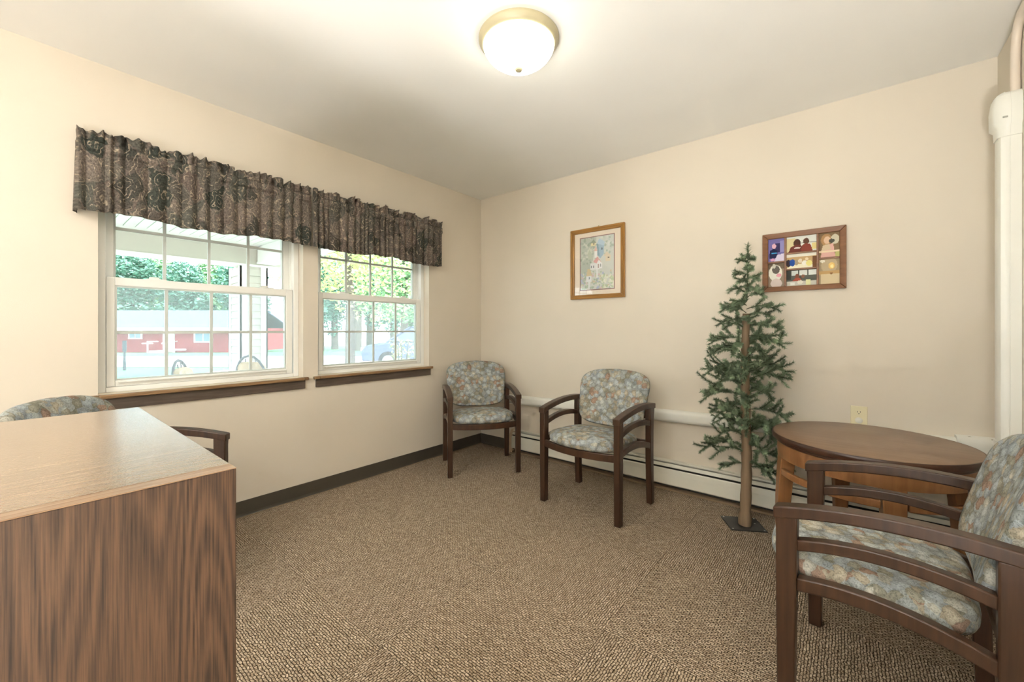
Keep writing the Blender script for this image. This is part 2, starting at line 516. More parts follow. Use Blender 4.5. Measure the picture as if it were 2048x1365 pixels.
structure('ceiling', MB().box(-TH, XR + TH, YF - TH, TH, H, H + 0.12), M['ceil'], 'smooth off-white ceiling')
wl = MB()
wl.box(-TH, 0, YF, 0, -0.01, WZ[0])
wl.box(-TH, 0, YF, 0, WZ[1], H)
wl.box(-TH, 0, YF, W1[0], WZ[0], WZ[1])
wl.box(-TH, 0, W1[1], W2[0], WZ[0], WZ[1])
wl.box(-TH, 0, W2[1], 0, WZ[0], WZ[1])
structure('wall_left', wl, M['wall'], 'cream wall pierced by the two double-hung windows')
structure('wall_back', MB().box(-TH, XR + TH, 0, TH, -0.01, H), M['wall'], 'cream wall carrying the two picture frames')
structure('wall_right', MB().box(XR, XR + TH, YF, 0, -0.01, H), M['wall'], 'cream side wall with the white pipe cover')
wf_ = MB()
wf_.box(-TH, DX[0], YF - TH, YF, -0.01, H); wf_.box(DX[1], XR + TH, YF - TH, YF, -0.01, H)
wf_.box(DX[0], DX[1], YF - TH, YF, -0.01, DZ[0]); wf_.box(DX[0], DX[1], YF - TH, YF, DZ[1], H)
structure('wall_front', wf_, M['wall'], 'cream wall behind the viewer with the added fill-light door')
dr1 = thing('fill_door', 'unseen glazed door added behind the viewer for fill daylight', None, (0, 0, 0), 0, kind='structure')  # added out of view to brighten the room
for k in range(3):
    xa = DX[0] + (DX[1] - DX[0]) * k / 3; xb = DX[0] + (DX[1] - DX[0]) * (k + 1) / 3
    f_ = MB(); ww = 0.05
    f_.box(xa, xa + ww, YF - 0.12, YF - 0.06, *DZ); f_.box(xb - ww, xb, YF - 0.12, YF - 0.06, *DZ)
    f_.box(xa + ww, xb - ww, YF - 0.12, YF - 0.06, DZ[0], DZ[0] + ww); f_.box(xa + ww, xb - ww, YF - 0.12, YF - 0.06, DZ[1] - ww, DZ[1])
    fo = f_.build('fill_door_leaf', M['white_vinyl'], dr1)
    MB().box(xa + ww, xb - ww, YF - 0.092, YF - 0.088, DZ[0] + ww, DZ[1] - ww).build('glass_pane', M['glass'], fo)

def cove(a, b, axis):
    prof = [(0, 0.0957), (0.003, 0.0957), (0.0045, 0.02), (0.007, 0.008), (0.013, 0.0), (0, 0.0)]
    mb = MB()
    if axis == 1: mb.loft([[(p[0], a, p[1]) for p in prof], [(p[0], b, p[1]) for p in prof]])
    else: mb.loft([[(a, -p[0], p[1]) for p in prof], [(b, -p[0], p[1]) for p in prof]])
    return mb
o = structure('baseboard_left', cove(YF + 0.01, -0.004, 1), M['vinyl'], 'dark vinyl cove base under the windows')
MB().box(0.0132, 0.021, YF + 0.01, -0.014, 0.0005, 0.004).build('toe_strip', M['toe'], o)
structure('baseboard_back', cove(0.004, 0.412, 0), M['vinyl'], 'short dark vinyl cove base in the corner beside the heater')

# ------------------------------------------------------------------ windows
FX = (-0.158, -0.068)                     # frame depth
def make_window(name, y0, y1, label):
    win = thing(name, label, None, (0, 0, 0), 0, kind='structure')
    z0, z1 = WZ
    fr = MB()
    fw_ = 0.034
    fr.box(FX[0], FX[1], y0, y0 + fw_, z0, z1); fr.box(FX[0], FX[1], y1 - fw_, y1, z0, z1)
    fr.box(FX[0], FX[1], y0 + fw_, y1 - fw_, z0, z0 + 0.026); fr.box(FX[0], FX[1], y0 + fw_, y1 - fw_, z1 - fw_, z1)
    fr.build('window_frame', M['white_vinyl'], win, bevel=0.003)
    # parting tracks seen on the jambs above the lower sash
    tr = MB()
    for yy, sg in ((y0 + fw_, 1), (y1 - fw_, -1)):
        tr.box(-0.112, -0.104, min(yy, yy + sg*0.012), max(yy, yy + sg*0.012), 1.41, z1 - fw_)
    tr.build('jamb_track', M['white_vinyl'], win)
    def sash(nm, xa, xb, ya, yb, za, zb, ga, gb, hz):
        s_ = MB()
        s_.box(xa, xb, ya, ga[0], za, zb); s_.box(xa, xb, ga[1], yb, za, zb)
        s_.box(xa, xb, ga[0], ga[1], za, gb[0]); s_.box(xa, xb, ga[0], ga[1], gb[1], zb)
        so = s_.build(nm, M['white_vinyl'], win, bevel=0.003)
        xm = (xa + xb) / 2
        MB().box(xm - 0.002, xm + 0.002, ga[0], ga[1], gb[0], gb[1]).build('glass_pane', M['glass'], so)
        # glazing bead with its inner step
        bd = MB(); d = 0.008
        bd.box(xa + 0.004, xb - 0.004, ga[0], ga[0] + d, gb[0], gb[1]); bd.box(xa + 0.004, xb - 0.004, ga[1] - d, ga[1], gb[0], gb[1])
        bd.box(xa + 0.004, xb - 0.004, ga[0] + d, ga[1] - d, gb[0], gb[0] + d); bd.box(xa + 0.004, xb - 0.004, ga[0] + d, ga[1] - d, gb[1] - d, gb[1])
        bd.build('glazing_bead', M['muntin'], so)
        for k in (1, 2, 3):
            yy = ga[0] + (ga[1] - ga[0]) * k / 4
            MB().box(xm - 0.005, xm + 0.005, yy - 0.0075, yy + 0.0075, gb[0], gb[1]).build('muntin', M['muntin'], so)
        MB().box(xm - 0.0055, xm + 0.0055, ga[0], ga[1], hz - 0.0075, hz + 0.0075).build('muntin', M['muntin'], so)
        return so
    gy = (y0 + 0.068, y1 - 0.079)
    lo = sash('lower_sash', -0.103, -0.070, y0 + 0.036, y1 - 0.040, z0 + 0.027, 1.405, gy, (0.873, 1.363), 1.120)
    up = sash('upper_sash', -0.150, -0.114, y0 + 0.036, y1 - 0.036, 1.365, z1 - 0.036, gy, (1.400, 1.930), 1.665)
    # lift rail along the bottom of the lower sash, two cam locks on the meeting rail
    MB().box(-0.0698, -0.054, gy[0] + 0.012, gy[1] - 0.004, 0.862, 0.869).build('lift_rail', M['white_vinyl'], lo, bevel=0.002)
    for k in (0.24, 0.80):
        yy = y0 + (y1 - y0) * k
        lk = MB().box(-0.098, -0.078, yy - 0.042, yy + 0.042, 1.405, 1.411).build('sash_lock', M['white_vinyl'], lo, bevel=0.002)
        MB().box(-0.100, -0.082, yy - 0.03, yy + 0.012, 1.411, 1.421).build('lock_lever', M['white_vinyl'], lk, bevel=0.003)
    # insect screen outside the lower half
    MB().box(-0.1555, -0.1545, y0 + fw_, y1 - fw_, z0 + 0.026, 1.40).build('insect_screen', M['screen'], win)
    return win
make_window('window_1', *W1, 'double-hung white vinyl window nearer the cabinet, looking onto the porch post')
make_window('window_2', *W2, 'double-hung white vinyl window nearer the corner, looking onto the trees')

def make_sill(name, y0, y1, label):
    s_ = thing(name, label, None, (0, 0, 0), 0, kind='structure')
    MB().box(-0.066, 0.030, y0 + 0.001, y1 - 0.001, 0.7945, 0.8145).add(*[[], []]).build('sill_board', M['sillwood'], s_, bevel=0.004)
    e = MB(); e.box(0.0005, 0.030, y0 - 0.033, y0 + 0.0005, 0.7945, 0.8145); e.box(0.0005, 0.030, y1 - 0.0005, y1 + 0.026, 0.7945, 0.8145)
    e.build('sill_horn', M['sillwood'], s_, bevel=0.004)
    MB().box(0.0005, 0.0130, y0 - 0.018, y1 + 0.010, 0.7385, 0.7943).build('apron', M['apronwood'], s_, bevel=0.002)
make_sill('trim_1', W1[0], W1[1], 'stained wood sill and apron under the window nearer the cabinet')
make_sill('trim_2', W2[0], W2[1], 'stained wood sill and apron under the window nearer the corner')

# ------------------------------------------------------------------ valances
def make_valance(y0, y1, ret_lo, ret_hi, seed, label):
    rnd = random.Random(seed)
    DX = 0.068
    path = []
    if ret_lo: path.append((0.004, y0))
    path += [(DX, y0), (DX, y1)]
    if ret_hi: path.append((0.004, y1))
    seg = [math.dist(path[i], path[i+1]) for i in range(len(path)-1)]
    L = sum(seg)
    def at(s):
        for i, d in enumerate(seg):
            if s <= d or i == len(seg) - 1:
                f = min(1, s / d); a, b = path[i], path[i+1]
                nx, ny = (b[1]-a[1])/d, -(b[0]-a[0])/d
                return a[0]+(b[0]-a[0])*f, a[1]+(b[1]-a[1])*f, nx, ny
            s -= d
    # irregular gathers: list of fold centres
    cen = []; s = 0.0
    while s < L:
        wd = rnd.uniform(0.028, 0.085); cen.append((s, wd, rnd.uniform(0.55, 1.0))); s += wd
    def fold(s, sharp):
        for c, wd, am in cen:
            if c <= s < c + wd:
                u = (s - c) / wd
                return am * (math.sin(PI * u) ** sharp) - 0.42
        return -0.42
    NC, rows = 420, []
    zs = [(-1, 2.084), (0.0, 2.070), (0.1, 2.056), (0.2, 2.044), (0.3, 2.036), (0.4, 2.026), (0.5, 2.012), (0.6, 1.998), (0.7, 1.99)] + [(1, 1.98 - 0.0205 * k) for k in range(15)]
    mb = MB(); uv = []
    ph = [rnd.uniform(0, 6.28) for _ in range(6)]
    for ri, (kd, z) in enumerate(zs):
        for k in range(NC + 1):
            s = L * k / NC
            x, y, nx, ny = at(s)
            big = math.sin(s * 11 + ph[0]) * 0.5 + math.sin(s * 23 + ph[1]) * 0.35
            low = max(0.0, (1.99 - z) / 0.30)
            if z > 2.034:
                t_ = (z - 2.034) / 0.05
                amp = 0.034 * fold(s, 0.8) * (0.4 + t_) + 0.014 * math.sin(s * 150 + ph[2] + 2 * math.sin(s * 37)) * t_
                dz = t_ * (0.034 * mnoise.noise((s * 15, seed, 0)) + 0.014 * mnoise.noise((s * 50, seed, 3)))
            elif z > 1.985:
                amp = 0.014 + 0.014 * fold(s, 0.9); dz = 0
            else:
                amp = (0.016 + 0.022 * low) * fold(s, 1.1) * (1 - 0.25 * low) + 0.012 * low * big + 0.004
                dz = -low * (0.010 * math.sin(s * 9 + ph[3]) + 0.010 * mnoise.noise((s * 12, seed, 7)))
            edge = min(1, min(s, L - s) / 0.02)
            xx = x + nx * amp * edge
            mb.v.append((max(0.003, xx), y + ny * amp * edge * (0.6 if z < 1.985 else 0.3), z + dz))
            uv.append((s * 1.55 + seed, z * 1.0))
    n = NC + 1
    for r_ in range(len(zs) - 1):
        for k in range(NC):
            mb.f.append((r_*n + k, r_*n + k + 1, (r_+1)*n + k + 1, (r_+1)*n + k))
    mb.uv = uv
    o = mb.build('valance', M['paisley'], None, smooth=True)
    sm = o.modifiers.new('thick', 'SOLIDIFY'); sm.thickness = 0.0022; sm.offset = -1
    tag(o, label, 'valance', 'paisley valances over the windows')
    rd = MB().tube([(0.046, y0 + 0.03, 2.012), (0.046, y1 - 0.03, 2.012)], 0.006, 8).build('curtain_rod', M['white_metal'], o)
    return o
make_valance(-2.782, -1.712, True, False, 3, 'dark paisley gathered valance over the window nearer the cabinet')
make_valance(-1.704, -0.578, False, True, 8, 'dark paisley gathered valance over the window nearer the corner')

# ------------------------------------------------------------------ armchair
def cushion_rings(outline, prof, n=64):
    """outline(theta)->(x,y) unit boundary; prof list of (scale, height)"""
    return [[(outline(2*PI*k/n)[0]*s, outline(2*PI*k/n)[1]*s, h) for k in range(n)] for s, h in prof]
def sup(c, p): return math.copysign(abs(c) ** p, c)
def make_chair(name, label, loc, rz):
    ch = thing(name, label, 'chair', loc, rz, 'leaf-print armchairs around the room')
    wf, wb, d2 = 0.269, 0.274, 0.213
    W = 0.019                                                    # half width of the frame bars
    wd = M['chairwood']
    for s in (-1, 1):
        # front leg: post from floor to arm, slightly tapered, front corner at the arm
        lp = []
        for z, ya, yb in ((0, -0.232, -0.192), (0.20, -0.234, -0.190), (0.42, -0.236, -0.186), (0.56, -0.236, -0.184), (0.602, -0.238, -0.184)):
            x = s * wf
            lp.append([(x - W, ya, z), (x + W, ya, z), (x + W, yb, z), (x - W, yb, z)])
        MB().loft(lp).build('leg', wd, ch, bevel=0.004)
        lp = []
        for z, ya, yb in ((0, 0.198, 0.238), (0.15, 0.190, 0.232), (0.32, 0.182, 0.228), (0.48, 0.182, 0.230), (0.58, 0.182, 0.236), (0.628, 0.182, 0.244)):
            x = s * wb
            lp.append([(x - W, ya, z), (x + W, ya, z), (x + W, yb, z), (x - W, yb, z)])
        MB().loft(lp).build('leg', wd, ch, bevel=0.004)
        # curved bars: arm and two rails below it
        def bar(nm, ya, yb, za, zm, zb, th, wid, ov=0):
            lo = []
            N = 14
            for k in range(N + 1):
                u = k / N
                y = ya + (yb - ya) * u
                z = za*(1-u)*(1-2*u) + 4*zm*u*(1-u) + zb*u*(2*u-1)     # quadratic through three heights
                x = s * (wf + (wb - wf) * u)
                lo.append([(x - wid, y, z - th), (x + wid, y, z - th), (x + wid, y, z), (x - wid, y, z)])
            return MB().loft(lo).build(nm, wd, ch, bevel=0.004)
        bar('armrest', -0.242, 0.252, 0.619, 0.661, 0.653, 0.034, 0.0225)
        bar('side_rail', -0.186, 0.184, 0.538, 0.568, 0.546, 0.032, 0.016)
        bar('side_rail', -0.186, 0.184, 0.430, 0.444, 0.404, 0.038, 0.016)
    # bowed front rail and straight back rail
    lo = []
    for k in range(17):
        u = -1 + 2*k/16
        y = -0.232 - 0.050 * (1 - u*u)
        lo.append([(u*(wf - W), y, 0.366), (u*(wf - W), y + 0.024, 0.366), (u*(wf - W), y + 0.024, 0.410), (u*(wf - W), y, 0.410)])
    MB().loft(lo).build('front_rail', wd, ch, bevel=0.003)
    MB().box(-wb + W, wb - W, 0.196, 0.220, 0.37, 0.41).build('back_rail', wd, ch, bevel=0.003)
    for s in (-1, 1):
        MB().box(*sorted((s*0.225, s*0.2545)), 0.196, 0.214, 0.555, 0.600).build('back_mount', wd, ch)
    # seat cushion
    def so(th):
        c, s_ = math.cos(th), math.sin(th)
        x = 0.2485 * sup(c, 0.38); y = sup(s_, 0.42)
        y = -0.03 + (0.205 * y if y > 0 else 0.205 * y)
        if s_ < 0: y -= 0.058 * (1 - (x / 0.247) ** 2)
        else: x *= 0.93 + 0.07 * (1 - s_)
        return x, y
    rings = []
    for sc_, h in ((0.2, 0.405), (0.93, 0.405), (0.975, 0.411), (0.997, 0.424), (1.0, 0.438), (0.988, 0.454), (0.95, 0.467), (0.86, 0.476), (0.65, 0.482), (0.35, 0.485), (0.05, 0.485)):
        ring = []
        for k in range(72):
            x, y = so(2*PI*k/72)
            cy = -0.03
            yy = cy + (y - cy) * sc_
            ring.append((x * sc_, yy, h - 0.024 * max(0, yy + 0.24) / 0.42 + 0.006))
        rings.append(ring)
    MB().loft(rings).build('seat', M['fabric'], ch, smooth=True)
    # back cushion: bowed panel, wider at the top, top edge arched
    def bo(th):
        c, s_ = math.cos(th), math.sin(th)
        x = sup(c, 0.36); v_ = sup(s_, 0.36)
        half = 0.238 + (0.272 - 0.238) * (v_ + 1) / 2
        x *= half
        zz = 0.168 * v_
        zz += (0.036 if v_ > 0 else -0.018) * (1 - (x / 0.272) ** 2) * abs(v_)
        return x, zz
    def place(x, zz, t_):
        zc = 0.652 + zz
        y = 0.172 + 0.115 * ((zc - 0.47) / 0.38) ** 1.15 if zc > 0.47 else 0.172
        y += 0.035 * (1 - (x / 0.27) ** 2) - 0.02
        return (x, y + t_, zc)
    rings = []
    T = 0.024
    for sc_, t_ in ((0.1, -T - 0.004), (0.5, -T - 0.004), (0.85, -T), (0.95, -T * 0.8), (0.99, -T * 0.4), (1.0, 0), (0.99, T * 0.5), (0.95, T * 0.85), (0.88, T), (0.5, T), (0.1, T)):
        rings.append([place(bo(2*PI*k/72)[0]*sc_, bo(2*PI*k/72)[1]*sc_, t_) for k in range(72)])
    MB().loft(rings).build('backrest', M['fabric'], ch, smooth=True)
    return ch
c1 = make_chair('armchair', 'leaf-print armchair set diagonally in the corner of the room', (0.478, -0.510, 0), 0.925)
def chair_copy(label, loc, rz):
    c = copy_tree(c1); c['label'] = label; c.location = loc; c.rotation_euler = (0, 0, rz); return c
chair_copy('leaf-print armchair against the wall below the birdhouse picture', (1.562, -0.542, 0), -0.049)
chair_copy('leaf-print armchair in the right foreground beside the round table', (2.931, -1.299, 0), -1.653)
chair_copy('leaf-print armchair half hidden behind the oak cabinet, below the window', (0.51, -2.655, 0), 2.45)

# ------------------------------------------------------------------ round side table
TC = (2.910, -0.447)
tb = thing('side_table', 'round wooden side table with dark top and honey-coloured legs', 'table', (TC[0], TC[1], 0), 0)
TZ = 0.624
MB().lathe([(0.1, TZ-0.029), (0.366, TZ-0.029), (0.366, TZ-0.0005), (0.365, TZ), (0.1, TZ)], n=96).build('table_top', M['tabletop'], tb, smooth=True)
MB().loft([[(r*math.cos(2*PI*k/96), r*math.sin(2*PI*k/96), z) for k in range(96)] for r, z in ((0.3662, TZ-0.030), (0.372, TZ-0.027), (0.3745, TZ-0.014), (0.3735, TZ-0.005), (0.370, TZ-0.0008), (0.3662, TZ-0.0008))], closed=True).build('edge_band', M['tableedge'], tb, smooth=True)
MB().lathe([(0.1, TZ-0.046), (0.352, TZ-0.046), (0.356, TZ-0.042), (0.356, TZ-0.0302), (0.1, TZ-0.0302)], n=96).build('under_rim', M['tableedge'], tb, smooth=True)
MB().loft([[(r*math.cos(2*PI*k/96), r*math.sin(2*PI*k/96), z) for k in range(96)] for r, z in ((0.322, TZ-0.0462), (0.349, TZ-0.0462), (0.352, TZ-0.085), (0.349, TZ-0.118), (0.322, TZ-0.118))], closed=True).build('apron_ring', M['oakleg'], tb, smooth=True)
for a in (197, 282, 17, 107):
    ar = R(a)
    u = Vector((math.cos(ar), math.sin(ar), 0)); tg = Vector((-math.sin(ar), math.cos(ar), 0))
    lo = []
    for z, hw, r0, r1 in ((0, 0.022, 0.322, 0.362), (0.12, 0.026, 0.314, 0.362), (0.3, 0.032, 0.304, 0.360), (0.45, 0.037, 0.292, 0.352), (TZ-0.119, 0.038, 0.288, 0.347), (TZ-0.05, 0.038, 0.288, 0.3205)):
        lo.append([u*r0 - tg*hw + Vector((0,0,z)), u*r1 - tg*hw + Vector((0,0,z)), u*r1 + tg*hw + Vector((0,0,z)), u*r0 + tg*hw + Vector((0,0,z))])
    MB().loft(lo).build('leg', M['oakleg'], tb, bevel=0.003)
# lower ring stretcher between the legs: four arcs
for a0, a1 in ((204, 275), (289, 370), (24, 100), (114, 190)):
    lo = []
    for k in range(15):
        a = R(a0 + (a1 - a0) * k / 14)
        lo.append([(r*math.cos(a), r*math.sin(a), z) for r, z in ((0.332, 0.425), (0.352, 0.425), (0.352, 0.455), (0.332, 0.455))])
    MB().loft(lo).build('ring_stretcher', M['oakleg'], tb, bevel=0.003)

# ------------------------------------------------------------------ artificial tree
TP = Vector((2.386, -0.300, 0))
tr = thing('artificial_tree', 'slim artificial pine tree on a bare log trunk with a steel base plate', 'tree', TP, 0)
bp = MB()
rot = Matrix.Rotation(R(-47), 4, 'Z')
pts = [rot @ Vector(p) for p in ((-0.105, -0.105, 0), (0.105, -0.105, 0), (0.105, 0.105, 0), (-0.105, 0.105, 0))]
pl_ = [(-0.138, 0.040), (-0.050, -0.108), (0.114, -0.012), (0.030, 0.135)]
bp.prism(pl_, 2, 0.0008, 0.007)
bpo = bp.build('base_plate', M['steel'], tr, bevel=0.001)
for px, py in ((-0.120, 0.036), (-0.045, -0.092), (0.098, -0.010), (0.026, 0.118), (-0.04, 0.045), (0.04, 0.05)):
    MB().lathe([(0.0045, 0.007), (0.0045, 0.0085), (0.002, 0.0095)], (px, py, 0), 10).build('screw', M['screw'], bpo)
trunk = []; rad = []
rnd = random.Random(5)
for k in range(30):
    z = 0.0072 + k * 1.22 / 29
    trunk.append((0.006 * math.sin(z * 5) - 0.004 + 0.012 * min(z, 0.9), 0.006 * math.sin(z * 4 + 1), z))
    rad.append((0.030 - 0.012 * (z / 1.36)) * (1 + 0.06 * math.sin(k * 2.1)) + (0.004 if z < 0.06 else 0))
MB().tube(trunk, rad, 14).build('trunk', M['bark'], tr, smooth=True)
def tpos(z):
    return Vector((0.006 * math.sin(z * 5) - 0.004 + 0.012 * min(z, 0.9), 0.006 * math.sin(z * 4 + 1), z))
def needles(mb, pts, rnd, ln=0.021, step=0.0030, per=6):
    for i in range(len(pts) - 1):
        a, b = Vector(pts[i]), Vector(pts[i+1])
        d = b - a; L = d.length
        if L < 1e-6: continue
        d /= L
        u = d.cross(Vector((0.3, 0.5, 0.8))).normalized(); w_ = d.cross(u)
        k = int(L / step) + 1
        for j in range(k):
            p = a + d * (L * (j + rnd.random()) / k)
            for q in range(per):
                th = rnd.uniform(0, 2*PI)
                o_ = u*math.cos(th) + w_*math.sin(th)
                n_ = (o_ + d * rnd.uniform(0.35, 0.9)).normalized()
                e = p + n_ * ln * rnd.uniform(0.7, 1.15)
                sd_ = n_.cross(d).normalized() * 0.0021
                n0 = len(mb.v)
                mb.v += [tuple(p - sd_), tuple(p + sd_), tuple(e)]
                mb.f.append((n0, n0+1, n0+2))
def env(z):
    P = [(0.28, 0.14), (0.36, 0.20), (0.46, 0.235), (0.62, 0.25), (0.8, 0.245), (1.0, 0.225), (1.2, 0.175), (1.3, 0.130), (1.4, 0.092), (1.5, 0.062), (1.6, 0.03)]
    for (a, b), (c, d) in zip(P, P[1:]):
        if z <= c: return b + (d - b) * max(0, (z - a) / (c - a))
    return 0.02
tc = Vector((TC[0] - TP.x, TC[1] - TP.y, 0))
def branch(z, az, L, rise):
    st = MB(); nd = MB()
    b0 = tpos(z)
    dr = Vector((math.cos(az), math.sin(az), 0)); sd_ = Vector((-dr.y, dr.x, 0))
    bend = rnd.uniform(-0.35, 0.35)
    def P(u, lat=0.0, up=0.0):
        r = L * u
        zz = rise * math.sin(u * PI * 0.75) - 0.55 * L * u * u * max(0.2, 1 - z/2.2)
        return b0 + dr * r + sd_ * (bend * L * u * u + lat) + Vector((0, 0, zz + up))
    chains = [[P(k / 8) for k in range(9)]]
    nt = max(3, int(L / 0.032))
    for j in range(nt):
        u0 = 0.30 + 0.62 * j / nt
        sg = 1 if j % 2 else -1
        tl = rnd.uniform(0.35, 0.6) * L * (1.15 - u0 * 0.6)
        s0 = P(u0)
        dv = (dr * rnd.uniform(0.5, 1.0) + sd_ * sg * rnd.uniform(0.5, 1.0) + Vector((0, 0, rnd.uniform(-0.45, 0.9)))).normalized()
        cu = rnd.uniform(-0.3, 0.5)
        chains.append([s0 + dv * (tl * k / 4) + Vector((0, 0, cu * tl * (k / 4) ** 2)) for k in range(5)])
    out = []
    for c in chains:
        cc = []
        for p in c:
            wp = p + TP
            lim = -0.088 if 0.42 < p.z < 0.66 else -0.028
            if wp.y > lim: p = Vector((p.x, lim - TP.y, p.z))
            q = Vector((p.x, p.y, 0)) - tc
            if 0.36 < p.z < 0.72 and q.length < 0.405: 
                q = q.normalized() * 0.405
                p = Vector((tc.x + q.x, tc.y + q.y, p.z))
            cc.append(p)
        out.append(cc)
    for c in out:
        st.tube(c, [0.0022] * (len(c) - 1) + [0.001], 5)
        needles(nd, c[1:] if c is out[0] and L > 0.1 else c, rnd)
    bo_ = nd.build('branch', M['needle'], tr)
    st.build('branch_wire', M['twig'], bo_)
z = 0.34; az = 0.6
while z < 1.575:
    n_ = 1
    e = env(z)
    branch(z, az, e * rnd.choice((0.7, 0.85, 0.95, 1.05, 1.15)), e * rnd.uniform(0.02, 0.4))
    az += 2.399 + rnd.uniform(-0.35, 0.35)
    z += 0.0185 if z < 1.2 else 0.022
# leader at the top
nd = MB(); c = [tpos(1.30 + 0.325 * k / 8) for k in range(9)]
needles(nd, c, rnd, 0.030, 0.0022, 4)
lo_ = nd.build('branch', M['needle'], tr)
MB().tube(c, 0.003, 5).build('branch_wire', M['twig'], lo_)

# ------------------------------------------------------------------ framed pictures
class Paint:
    def __init__(s, w, h, c): s.w, s.h = w, h; s.px = [[c] * w for _ in range(h)]
    def put(s, fn, c, a=1.0):
        for j in range(s.h):
            for i in range(s.w):
                u, v_ = (i + 0.5) / s.w, (j + 0.5) / s.h            # v down from the top
                if fn(u, v_):
                    o = s.px[j][i]; s.px[j][i] = tuple(o[k] + (c[k] - o[k]) * a for k in range(3))
        return s
    def rect(s, a, b, c, d, col, al=1.0): return s.put(lambda u, v_: a <= u <= c and b <= v_ <= d, col, al)
    def ell(s, a, b, rx, ry, col, al=1.0): return s.put(lambda u, v_: ((u-a)/rx)**2 + ((v_-b)/ry)**2 <= 1, col, al)
    def poly(s, P, col, al=1.0):
        def ins(u, v_):
            r = False
            for (x0, y0), (x1, y1) in zip(P, P[1:] + P[:1]):
                if (y0 > v_) != (y1 > v_) and u < (x1-x0)*(v_-y0)/(y1-y0)+x0: r = not r
            return r
        return s.put(ins, col, al)
    def dots(s, n, box, cols, r, seed):
        q = random.Random(seed)
        for _ in range(n):
            s.ell(q.uniform(box[0], box[2]), q.uniform(box[1], box[3]), r * q.uniform(0.6, 1.3), r * q.uniform(0.6, 1.3) * s.w / s.h, q.choice(cols), 0.85)
        return s
    def mesh(s, name, x0, x1, z0, z1, y, parent):
        mb = MB()
        for j in range(s.h + 1):
            for i in range(s.w + 1):
                mb.v.append((x0 + (x1-x0)*i/s.w, y, z1 + (z0-z1)*j/s.h))
        n = s.w + 1
        for j in range(s.h):
            for i in range(s.w):
                mb.f.append((j*n+i, (j+1)*n+i, (j+1)*n+i+1, j*n+i+1))
        me = bpy.data.meshes.new(name); me.from_pydata(mb.v, [], mb.f); me.update()
        ca = me.color_attributes.new('ink', 'FLOAT_COLOR', 'CORNER')
        buf = []
        for j in range(s.h):
            for i in range(s.w):
                buf += list(srgb(*s.px[j][i])) * 4
        ca.data.foreach_set('color', buf)
        me.materials.append(M['print'])
        o = bpy.data.objects.new(name, me); COL.objects.link(o); o.parent = parent
        return o
def frame_bars(parent, x0, x1, z0, z1, wid, yb, yf, mats, lip=0.0):
    """four mitred bars; profile from wall (yb) to room (yf)"""
    for nm, P in (('top', [(x0, z1), (x1, z1), (x1-wid, z1-wid), (x0+wid, z1-wid)]), ('bot', [(x0, z0), (x0+wid, z0+wid), (x1-wid, z0+wid), (x1, z0)]),
                  ('l', [(x0, z0), (x0, z1), (x0+wid, z1-wid), (x0+wid, z0+wid)]), ('r', [(x1, z0), (x1-wid, z0+wid), (x1-wid, z1-wid), (x1, z1)])):
        mb = MB()
        A = [(p[0], yb, p[1]) for p in P]
        cx, cz = (x0+x1)/2, (z0+z1)/2
        def outer(p): return abs(p[0]-x0) < 1e-6 or abs(p[0]-x1) < 1e-6
        B = [(p[0], yf if outer(p) else yf + lip, p[1]) for p in P]
        mb.loft([A, B])
        mb.build('frame_bar', mats[0] if nm in ('l', 'r') else mats[1], parent, bevel=0.003)

PX0, PX1, PZ0, PZ1 = 1.053, 1.529, 1.386, 1.960
pc = thing('framed_picture', 'gold-framed birdhouse print with cream mat on the back wall', 'picture', (0, 0, 0), 0)
frame_bars(pc, PX0, PX1, PZ0, PZ1, 0.034, -0.002, -0.026, (M['goldframe'], M['goldframe_h']), 0.008)
# inner moulding step
frame_bars(pc, PX0 + 0.010, PX1 - 0.010, PZ0 + 0.010, PZ1 - 0.010, 0.010, -0.0245, -0.030, (M['goldframe'], M['goldframe_h']), 0.0)
MB().box(PX0 + 0.03, PX1 - 0.03, -0.008, -0.003, PZ0 + 0.03, PZ1 - 0.03).build('mat_board', M['mat_board'], pc)
QX0, QX1, QZ0, QZ1 = 1.142, 1.437, 1.462, 1.884
e = MB(); q_ = 0.007
e.box(QX0 - q_, QX1 + q_, -0.0085, -0.0082, QZ0 - q_, QZ1 + q_)
e.build('mat_bevel', M['mat_edge'], pc)
pp = Paint(62, 88, (212, 216, 206))
pp.poly([(0, 0), (0.5, 0), (0.42, 0.3), (0.3, 0.75), (0, 0.9)], (164, 176, 160), 0.8)
pp.dots(70, (0, 0, 0.55, 0.5), [(132, 150, 128), (176, 186, 168), (148, 164, 150), (206, 210, 196)], 0.035, 1)
pp.dots(50, (0.6, 0.0, 1, 0.35), [(226, 230, 222), (160, 180, 160), (200, 210, 200)], 0.03, 2)
pp.dots(120, (0, 0.66, 1, 1), [(170, 190, 160), (214, 180, 184), (166, 176, 208), (226, 226, 206), (150, 174, 150), (206, 190, 150)], 0.03, 3)
pp.dots(60, (0.66, 0.74, 1, 0.98), [(246, 246, 226), (232, 236, 210), (178, 200, 150)], 0.03, 4)
pp.rect(0.33, 0.10, 0.47, 0.17, (226, 214, 160)).poly([(0.30, 0.11), (0.40, 0.04), (0.49, 0.11)], (120, 134, 108)).ell(0.41, 0.13, 0.02, 0.014, (60, 60, 50))
pp.poly([(0.53, 0.14), (0.72, 0.18), (0.70, 0.36), (0.60, 0.42), (0.53, 0.36)], (142, 178, 200)).poly([(0.50, 0.13), (0.58, 0.04), (0.74, 0.12), (0.72, 0.19)], (176, 204, 222)).poly([(0.5, 0.13), (0.55, 0.15), (0.58, 0.38), (0.52, 0.36)], (104, 140, 160)).ell(0.655, 0.24, 0.03, 0.02, (70, 90, 110))
